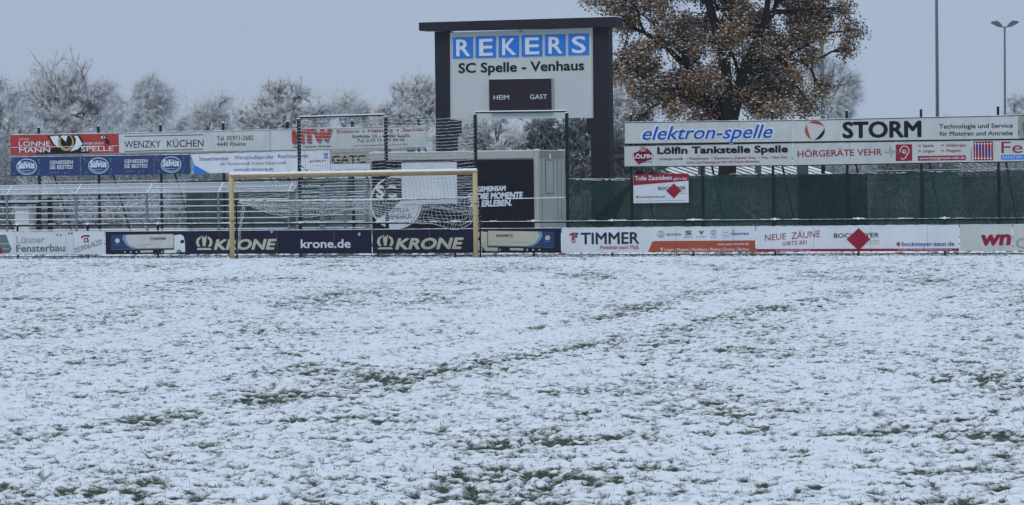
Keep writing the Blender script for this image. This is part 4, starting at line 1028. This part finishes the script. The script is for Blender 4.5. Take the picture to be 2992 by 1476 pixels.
# ------------------------------------------------------------------ cranked steel railing on the left
def railing():
    fr = Frame(88, .325, 20, 0.3, 620); root = fr.empty('steel_railing'); tag(root, 'galvanised spectator railing with slatted cranked top, left of the goal', 'railing')
    T = lambda x: 570 - .0125 * x
    posts = (-190, 20, 222, 429, 638, 843)
    dz, dy = .30, .40
    for px in posts:
        x, z = fr.L(px, T(px))
        MB().box((x - .035, -.03, -.3), (x + .035, .03, z)).build('post', GALV, root)
        MB().tube((x, 0, z), (x, dy, z + dz), .025, 6).build('cranked_arm', GALV, root)
        MB().tube((x, 0, z + .02), (x, dy, z + dz + .02), .022, 5).build('snow', SNOW, root)
    a = fr.L(posts[0], T(posts[0])); b = fr.L(857, T(857))
    for k, t in enumerate((0, .52, 1)):
        MB().tube((a[0], dy * t, a[1] + dz * t), (b[0], dy * t, b[1] + dz * t), .020, 6).build('top_rail', GALV, root)
        MB().tube((a[0], dy * t, a[1] + dz * t + .017), (b[0], dy * t, b[1] + dz * t + .017), .017, 5).build('snow', SNOW, root)
    n = int((b[0] - a[0]) / .062); m = MB()
    for k in range(n + 1):
        t = k / n; x = a[0] + (b[0] - a[0]) * t; z = a[1] + (b[1] - a[1]) * t
        if k % 1 == 0: m.tube((x, 0, z), (x, dy, z + dz), .013, 3)
    o = m.build('slats', SNOW, root); o['kind'] = 'stuff'
    for y0 in (589.9, 608.2, 626, 644, 662, 675.8):
        A = fr.L(posts[0], y0 + 1.2); B = fr.L(843, y0 - .0088 * 843)
        MB().tube((A[0], 0, A[1]), (B[0], 0, B[1]), .014, 5).build('rail', GALV, root)
        MB().tube((A[0], 0, A[1] + .015), (B[0], 0, B[1] + .015), .016, 5).build('snow', SNOW, root)
railing()
def gates():
    for lab, px0, px1, s0 in (('narrow grey steel gate beside the left railing end', 868, 938, 5), ('wide grey steel gate against the container', 945, 1070, 9)):
        fr = Frame(90.5, .325, px0, 0.4, 620); root = fr.empty('steel_gate'); tag(root, lab, 'gate')
        xs = [fr.L(p, 600)[0] for p in ((px0, px1) if px1 - px0 < 80 else (px0, (px0 + px1) / 2, px1))]
        zt = fr.L(px0, 545)[1]
        for x in xs: MB().box((x - .04, -.03, -.2), (x + .04, .03, zt)).build('post', GALV, root)
        for y in (545, 563, 577, 594, 612, 629, 648, 667):
            z = fr.L(px0, y)[1]
            MB().tube((xs[0], 0, z), (xs[-1], 0, z), .015, 5).build('rail', GALV, root); MB().tube((xs[0], 0, z + .014), (xs[-1], 0, z + .014), .012, 5).build('snow', SNOW, root)
gates()

# things behind the left railing
def cabinet():
    fr = Frame(91, .33, 43, 0.4, 640); root = fr.empty('electric_cabinet'); tag(root, 'small pale electric cabinet behind the left railing', 'cabinet')
    x0 = 0; x1 = fr.L(86, 640)[0]; zt = fr.L(60, 612)[1]
    MB().box((x0, 0, -.1), (x1, .45, zt)).build('body', CONT, root); MB().box((x0 - .03, -.03, zt), (x1 + .03, .48, zt + .04)).build('lid', LGREYP, root)
    MB().box((x0 - .03, -.03, zt + .04), (x1 + .03, .48, zt + .08)).build('snow', SNOW, root)
    MB().box((x0 + .03, -.012, .05), (x1 - .03, -.002, zt - .05)).build('door', WHITE2, root)
cabinet()
for px, lab in ((146, 'dark wooden post behind the left railing'), (97, 'brown post beside the pale cabinet')):
    fr = Frame(93, .33, px, 0.4, 620); h = fr.L(px, 577 if px > 100 else 612)[1]
    o = MB().box((-.07, -.06, -.2), (.07, .06, h)).build('wooden_post', BARK if px > 100 else mat('brown_post', (.07, .055, .04), .8), None, loc=tuple(fr.O), rz=fr.ang)
    tag(o, lab, 'post')
fr = Frame(91.5, .33, -60, 0.4, 600); o = fr.empty('snowy_beam'); tag(o, 'dark snow topped beam between posts at the far left', 'beam')
a = fr.L(-60, 597); b = fr.L(112, 595); MB().box((a[0], 0, a[1] - .02), (b[0], .08, a[1] + .05)).build('beam', BLACKSTEEL, o); MB().box((a[0], -.01, a[1] + .052), (b[0], .09, a[1] + .1)).build('snow', SNOW, o)
for x in (a[0], b[0] - .08): MB().box((x, .001, -.3), (x + .08, .079, a[1] - .022)).build('leg', BLACKSTEEL, o)

# ------------------------------------------------------------------ ball catching net frame
def netmesh(name, root, grid, rh, rv, mh, mv, part='net'):
    """grid[i][j] points; i along, j down"""
    A = np.array(grid, float); ni, nj = A.shape[:2]
    P0 = A[:-1].reshape(-1, 3); P1 = A[1:].reshape(-1, 3); r = np.full(len(P0), rh) * np.random.default_rng(ni).uniform(.5, 1.35, len(P0))
    V, F = tubes(P0, P1, r, r, 3); o = link(part, np_mesh(part, V, F, mh), root); o['kind'] = 'stuff'
    P0 = A[:, :-1].reshape(-1, 3); P1 = A[:, 1:].reshape(-1, 3); r = np.full(len(P0), rv)
    V, F = tubes(P0, P1, r, r, 3); o = link(part, np_mesh(part, V, F, mv), root); o['kind'] = 'stuff'
def catcher():
    fr = Frame(86, .32, 873, 0.2, 500); root = fr.empty('ball_catch_frame'); tag(root, 'tall dark pipe frame with a snowy ball net behind the goal', 'net frame')
    posts = [(873, 348), (1127, 341), (1388, 334), (1656, 330.5)]; X = []
    for px, yt in posts:
        x, z = fr.L(px, yt); X.append((x, z))
        MB().box((x - .045, -.045, -.3), (x + .045, .045, z)).build('post', DARK, root); MB().box((x - .055, -.05, z), (x + .055, .05, z + .03)).build('snow', SNOW, root)
    for i, (ya, yb) in ((0, (345.5, 337)), (2, (331.5, 328.5))):
        a = (X[i][0], X[i][1] + .05); b = (X[i + 1][0], X[i + 1][1] + .05)
        MB().tube((a[0], 0, a[1]), (b[0], 0, b[1]), .028, 6).build('top_bar', DARK, root)
        MB().tube((a[0], 0, a[1] + .03), (b[0], 0, b[1] + .03), .022, 5).build('snow', SNOW, root)
    # net over two bays
    def g(xa, za, xb, zb, seed, zbot):
        n = int((xb - xa) / .085); rows = int((za - zbot) / .105); rng = np.random.default_rng(seed); out = []
        for i in range(n + 1):
            t = i / n; sag = .09 * 4 * t * (1 - t); col = []
            for j in range(rows + 1):
                s = j / rows; zt = za + (zb - za) * t
                col.append((xa + (xb - xa) * t + .01 * math.sin(i * .8 + j), -.06 - .1 * math.sin(math.pi * t) * (1 - .4 * s) + rng.normal(0, .004),
                            zt - .04 - sag * (1 - .5 * s) - (zt - zbot) * s + rng.normal(0, .006)))
            out.append(col)
        return out
    netmesh('net', root, g(X[0][0], X[0][1], X[1][0], X[1][1], 1, 2.45), .0075, .0030, NET, NETD)
    netmesh('net', root, g(X[1][0], X[1][1], X[2][0], X[2][1], 2, 1.9), .0080, .0028, NET, NETD)
    # sagging ropes in the left bay
    for ya, yb, r in ((478, 487, .014), (492, 499, .016)):
        a = fr.L(880, ya); b = fr.L(1068, yb); pts = []
        for k in range(15): t = k / 14; pts.append((a[0] + (b[0] - a[0]) * t, -.08, a[1] + (b[1] - a[1]) * t - .05 * math.sin(math.pi * t)))
        MB().path(pts, r, 4).build('rope', SNOW, root)
    a = fr.L(873, 478); b = fr.L(902, 500); MB().tube((a[0], -.05, a[1]), (b[0], -.08, b[1]), .02, 5).build('rope', NETD, root)
    a = fr.L(1480, 581); b = fr.L(1652, 577); MB().tube((a[0], -.06, a[1]), (b[0], -.06, b[1]), .013, 4).build('rope', SNOW, root)
catcher()

# ------------------------------------------------------------------ goal
def goal():
    A = ground_px(679, 756); B = ground_px(1391, 751.5); s = -(B[1] - A[1]) / (B[0] - A[0])
    fr = Frame(A[1] + s * A[0], s, 679, 0.0, 756); root = fr.empty('football_goal')
    tag(root, 'yellowed football goal with snowy crossbar and hitched up net', 'goal')
    W_ = fr.L(1391, 751.5)[0]; zl = fr.L(679, 515)[1]; zr = fr.L(1391, 503)[1]
    r = .074
    for x, z in ((0, zl), (W_, zr)):
        MB().tube((x, 0, -.05), (x, 0, z + .03), r, 10).build('post', WOODY, root, True)
    a, b = (-.06, zl), (W_ + .06, zr)
    MB().tube((a[0], 0, a[1]), (b[0], 0, b[1]), r, 10).build('crossbar', BARW, root, True)
    # snow on the crossbar, uneven
    n = 90; V = []; F = []; rr = random.Random(5)
    prof = [(-.056, .034), (-.052, .078), (-.02, .108), (.02, .11), (.052, .078), (.056, .034)]
    for k in range(n + 1):
        t = k / n; x = a[0] + (b[0] - a[0]) * t; z = a[1] + (b[1] - a[1]) * t; u = rr.uniform(-.006, .008)
        V += [(x, y, z + h + (u if h > .05 else rr.uniform(-.010, .014))) for y, h in prof]
    for k in range(n):
        for j in range(5): q = k * 6 + j; F.append((q, q + 6, q + 7, q + 1))
    F += [tuple(range(5, -1, -1)), tuple(range(n * 6, n * 6 + 6))]
    m = MB(); m.add(V, F); m.build('snow', SNOW, root, True)
    # thin rear stanchions and the horizontal bar that carries the lifted net
    dep = 1.35
    for x in (.10, W_ + .10):
        MB().tube((x, .14, -.05), (x, .14, 1.72), .024, 6).build('rear_stanchion', BARK, root)
        MB().tube((x, .02, (zl + zr) / 2 - .10), (x + .02, dep * .5, (zl + zr) / 2 - .18), .012, 5).build('net_hook', BARK, root)
    x0, z0 = fr.L(700, 589, dep); x1, z1 = fr.L(1390, 578, dep)
    bar = []; N_ = 60
    for k in range(N_ + 1):
        t = k / N_; bar.append((x0 + (x1 - x0) * t, dep, z0 + (z1 - z0) * t - .035 * math.sin(math.pi * t)))
    MB().path(bar, .024, 5).build('net_bar', BARK, root)
    m = MB()
    for p, q in zip(bar[:-1], bar[1:]):
        if rr.random() < .93: h = rr.uniform(.018, .028); m.tube((p[0], p[1], p[2] + .03), (q[0], q[1], q[2] + .03), h, 5)
    m.build('snow', SNOW, root)
    # upper sheet of the net: crossbar -> bar
    nx, rows = 62, 9; G = []; rng = np.random.default_rng(8)
    for i in range(nx + 1):
        t = i / nx; c = []
        x = .08 + (W_ - .16) * t; zt = a[1] + (b[1] - a[1]) * t - .07; xb = x0 + (x1 - x0) * t; zb = z0 + (z1 - z0) * t - .035 * math.sin(math.pi * t)
        for j in range(rows + 1):
            s_ = j / rows; c.append((x + (xb - x) * s_ + rng.normal(0, .006), dep * s_ ** .8, zt + (zb - zt) * s_ - .06 * math.sin(math.pi * s_) * (1 + .5 * math.sin(t * 9)) + rng.normal(0, .007)))
        G.append(c)
    netmesh('net', root, G, .0082, .0030, NET, NETD)
    # lower gathered part, hanging in folds with an uneven hem
    hem = [(700, 592), (730, 600), (765, 614), (830, 632), (900, 634), (960, 628), (1020, 612), (1060, 614), (1090, 630), (1150, 650), (1200, 650), (1260, 653), (1310, 668), (1352, 671), (1380, 655), (1388, 610)]
    hx = [fr.L(p, q, dep)[0] for p, q in hem]; hz = [fr.L(p, q, dep)[1] for p, q in hem]
    for layer in range(2):
        nx, rows = 64, 7; G = []; rng = np.random.default_rng(20 + layer); ph = rng.random(6) * 6
        for i in range(nx + 1):
            t = i / nx; c = []; xb = x0 + (x1 - x0) * t; zb = z0 + (z1 - z0) * t - .035 * math.sin(math.pi * t)
            zh = float(np.interp(xb, hx, hz))
            if layer: zh = zb + (zh - zb) * (.6 + .25 * math.sin(t * 13))
            for j in range(rows + 1):
                s_ = j / rows; wv = (.04 + .05 * (t > .72)) * s_ * (1 - .4 * s_) * 2
                c.append((xb + wv * math.sin(t * 31 + ph[0] + s_ * 5) + rng.normal(0, .010), dep + .10 * s_ * math.sin(t * 17 + ph[1]) + (.10 if layer else -.04),
                          zb + (zh - zb) * s_ + wv * .8 * math.sin(t * 23 + s_ * 7 + ph[2]) * s_ * (1 - s_) * 2 + rng.normal(0, .008)))
            G.append(c)
        netmesh('net', root, G, .0078, .0055, NET, NET)
        if layer == 0:
            MB().path([tuple(G[i][-1]) for i in range(0, nx + 1)], .008, 4).build('net_hem', NET, root)
    # side hanks tied to the posts
    for (p0, p1, p2) in (((716, 592), (700, 645), (694, 748)), ((1397, 585), (1403, 640), (1405, 750))):
        for q in range(5):
            pts = []; rg = random.Random(q * 7 + p0[0])
            for k in range(15):
                t = k / 14
                pa = fr.L(p0[0] + (p1[0] - p0[0]) * min(1, t * 2) + (p2[0] - p1[0]) * max(0, t * 2 - 1) + rg.uniform(-7, 7) * (1 - .5 * t), p0[1] + (p2[1] - p0[1]) * t, .25)
                pts.append((pa[0], .25 + rg.uniform(-.05, .05), max(.02, pa[1])))
            MB().path(pts, .005, 3).build('net_hank', NET, root)
    for px, py in ((679, 646), (1391, 595)):
        x, z = fr.L(px, py); MB().tube((x, 0, z - .012), (x, 0, z + .012), r + .012, 10).build('tie', BLACKSTEEL, root)
goal()

# ------------------------------------------------------------------ lamps
def pole(name, label, px0, ytop, px1, ybase, Z, r0, r1, cat='lamp'):
    fr = Frame(Z, 0, px1, 0.2, ybase); root = fr.empty(name); tag(root, label, cat)
    x, z = fr.L(px0, ytop)
    MB().tube((0, 0, -.3), (x, 0, z), r0, 10, r1).build('pole', LAMPG, root, True)
    return fr, root, x, z
fr, root, x, z = pole('floodlight_mast', 'tall thin grey floodlight mast right of the oak, top out of view', 2734, -300, 2739, 340, 120, .085, .055, 'mast')
MB().box((x - 1.0, -.1, z), (x + 1.0, .1, z + .12)).build('crossarm', LAMPG, root)
for k in (-.8, 0, .8): MB().box((x + k - .25, -.35, z + .13), (x + k + .25, .0, z + .5)).build('floodlight', LAMPL, root)
fr, root, x, z = pole('floodlight_mast', 'grey mast rising half hidden behind the right side of the oak', 2400, 42, 2406, 345, 128, .12, .07, 'mast')
MB().tube((x - .85, 0, z), (x + .1, 0, z + .02), .04, 6).build('crossarm', LAMPG, root)
MB().box((x - .9, -.2, z - .12), (x - .45, .1, z + .02)).build('floodlight', LAMPL, root)
fr, root, x, z = pole('double_street_lamp', 'grey street lamp with two wing shaped heads at top right', 2935.5, 80, 2935, 340, 150, .075, .05)
for s in (-1, 1):
    MB().tube((x, 0, z), (x + s * .28, 0, z + .06), .035, 6).build('arm', LAMPG, root)
    hd = MB(); prof = [(0.12, .0), (.30, .02), (.78, .26), (.70, .33), (.42, .36), (.20, .16)]
    pts = [(x + s * u * .98, z + v) for u, v in prof]
    if s < 0: pts = pts[::-1]
    hd.prism(pts, -.16, .16); h = hd.build('lamp_head', LAMPG, root)
    g = MB(); q = [(.33, .025), (.72, .225), (.73, .215), (.34, .01)]; g.prism([(x + s * u * .98, z + v - .005) for u, v in (q if s > 0 else q[::-1])], -.13, .13); g.build('glass', LAMPL, h)
    t = MB(); q = [(.42, .362), (.70, .332), (.70, .36), (.45, .39)]; t.prism([(x + s * u * .98, z + v) for u, v in (q if s > 0 else q[::-1])], -.15, .15); t.build('snow', SNOW, h)

# ------------------------------------------------------------------ low sheds with snow dusted ribbed roofs, behind the right fence
ROOFD = mat('dark_roof_sheet', (.06, .065, .07), .7, .2, 3)
def shed(label, px, Z, width, py_eave, py_ridge, seed):
    fr = Frame(Z, -.55, px, .4, 500); root = fr.empty('low_shed'); tag(root, label, 'shed')
    ze = fr.L(px, py_eave)[1]; zr = fr.L(px, py_ridge)[1]; d = 3.6
    MB().box((0, .25, -.2), (width, d * 2 - .25, ze - .08)).build('wall', mat('brown_wall', (.11, .085, .075), .9, .2, 3), root)
    m = MB(); m.add([(-.2, 0, ze), (width + .2, 0, ze), (width + .2, d, zr), (-.2, d, zr), (width + .2, 2 * d, ze), (-.2, 2 * d, ze)], [(0, 1, 2, 3), (3, 2, 4, 5)]); m.build('roof', ROOFD, root)
    n = int(width / .5); rr = random.Random(seed)
    proto = None
    for k in range(n):
        x = width * (k + .5) / n; dx = .10
        if proto is None:
            mb = MB(); mb.add([(-dx, .02, ze + .01), (dx, .02, ze + .01), (dx, d, zr + .01), (-dx, d, zr + .01), (-dx * .5, .02, ze + .06), (dx * .5, .02, ze + .06), (dx * .5, d, zr + .06), (-dx * .5, d, zr + .06)],
                              [(4, 5, 6, 7), (0, 1, 5, 4), (1, 2, 6, 5), (3, 0, 4, 7), (2, 3, 7, 6)]); proto = mb.mesh('snow_rib', SNOW)
        o = link('snow_rib', proto, root); o.location = (x, 0, 0); o.scale = (rr.uniform(.6, 1.3), 1, 1)
shed('low shed with snow striped roof behind the petrol banner', 1960, 118, 9.0, 516, 470, 1)
shed('low shed with snow striped roof at the right edge', 2800, 122, 8.0, 512, 455, 2)
# snowy shrubs and trunks between the sheds
tree('frosted_bush', 'snow covered bush low behind the hearing aid banner', 'bush', 2640, 125, [(2620, 500, 70, 40), (2720, 495, 70, 35)], 900, .06, 120, style='fir', tw=6, tl=.3, twr=.02, tone=.6)
for px, Z, w, lab in ((2050, 120, .18, 'grey trunk behind the post under the petrol banner'), (2215, 121, .16, 'pale grey trunk right of the oak trunk'), (2345, 119, .28, 'stout grey pillar under the hearing aid banner'), (2405, 116, .09, 'thin dark red brown post under the hearing aid banner')):
    fr = Frame(Z, 0, px, .3, 500); o = MB().tube((0, 0, -.2), (0, 0, 3.4), w, 8, w * .9).build('bare_trunk', BARK if w < .1 else BARKF, None, True, loc=tuple(fr.O)); tag(o, lab, 'trunk')

# ------------------------------------------------------------------ fallen leaves
LF = mat('fallen_leaf_brown', (.06, .03, .02), .7); LO = mat('fallen_leaf_orange', (.28, .07, .02), .7); LR = mat('fallen_leaf_red', (.25, .03, .03), .7)
for px, py, m, sz, lab in ((629, 911, LF, .07, 'dark brown fallen leaf on the snow left of the middle'), (2031, 1452, LO, .035, 'orange fallen leaf at the bottom edge right of the middle'),
                           (2416, 1168, LR, .035, 'reddish fallen leaf on the snow at right'), (1880, 1073, LF, .04, 'small brown fallen leaf between the wheel tracks'),
                           (430, 838, LF, .05, 'small dark leaf on the snow near the goal, left'), (2395, 895, LF, .05, 'small dark leaf on the snow at right near the boards')):
    gx, gy = ground_px(px, py); mm, hh = cover(np.array([gx]), np.array([gy]))
    mb = MB(); P8 = []
    for k in range(10):
        t = 2 * math.pi * k / 10; r = sz * (1 if k % 2 else .72) * (1 + .4 * abs(math.cos(t))); P8.append((r * math.cos(t), r * .6 * math.sin(t), .02 + .35 * sz * abs(math.sin(t)) + .2 * sz * (k % 2)))
    mb.add(P8 + [(0, 0, .012)], [(k, (k + 1) % 10, 10) for k in range(10)])
    o = mb.build('fallen_leaf', m, None, loc=(gx, gy, float(hh[0]) + .004), rz=random.uniform(0, 6)); tag(o, lab, 'leaf')

def litter():
    n = 2600; rng = np.random.default_rng(33); X = rng.uniform(-17, 15.5, n); Y = BZ - BS * X + rng.normal(-.12, .28, n)
    m, h = cover(X, Y); Z = h + bank(X, Y) + rng.uniform(.0, .02, n); a = rng.random(n) * 6.3; r = rng.uniform(.02, .055, n)
    V = np.empty((n, 4, 3))
    for i in range(4):
        t = a + i * math.pi / 2; V[:, i] = np.stack([X + np.cos(t) * r, Y + np.sin(t) * r, Z + rng.uniform(0, .03, n)], -1)
    o = link('leaf_litter', np_mesh('leaf_litter', V.reshape(-1, 3), np.arange(4 * n).reshape(-1, 4), mat('leaf_litter', (.05, .04, .03), .9, .3, 2, attr='tone', col2=(.20, .12, .07)), {'tone': ('FACE', rng.random(n))}))
    tag(o, 'brown leaf litter along the foot of the advertising boards', 'leaf litter', kind='stuff')
litter()
# ------------------------------------------------------------------ haze
def haze():
    m = bpy.data.materials.new('haze'); m.use_nodes = True; nt = m.node_tree; nt.nodes.clear()
    out = nt.nodes.new('ShaderNodeOutputMaterial'); v = nt.nodes.new('ShaderNodeVolumePrincipled')
    v.inputs['Color'].default_value = (.93, .95, 1, 1); v.inputs['Density'].default_value = HAZE
    nt.links.new(v.outputs[0], out.inputs['Volume'])
    o = MB().box((-440, -80, -1.2), (440, 540, 26)).build('haze', m); tag(o, 'thin cold winter haze over the whole ground', 'haze', kind='stuff')
HAZE = 0.0003
haze()
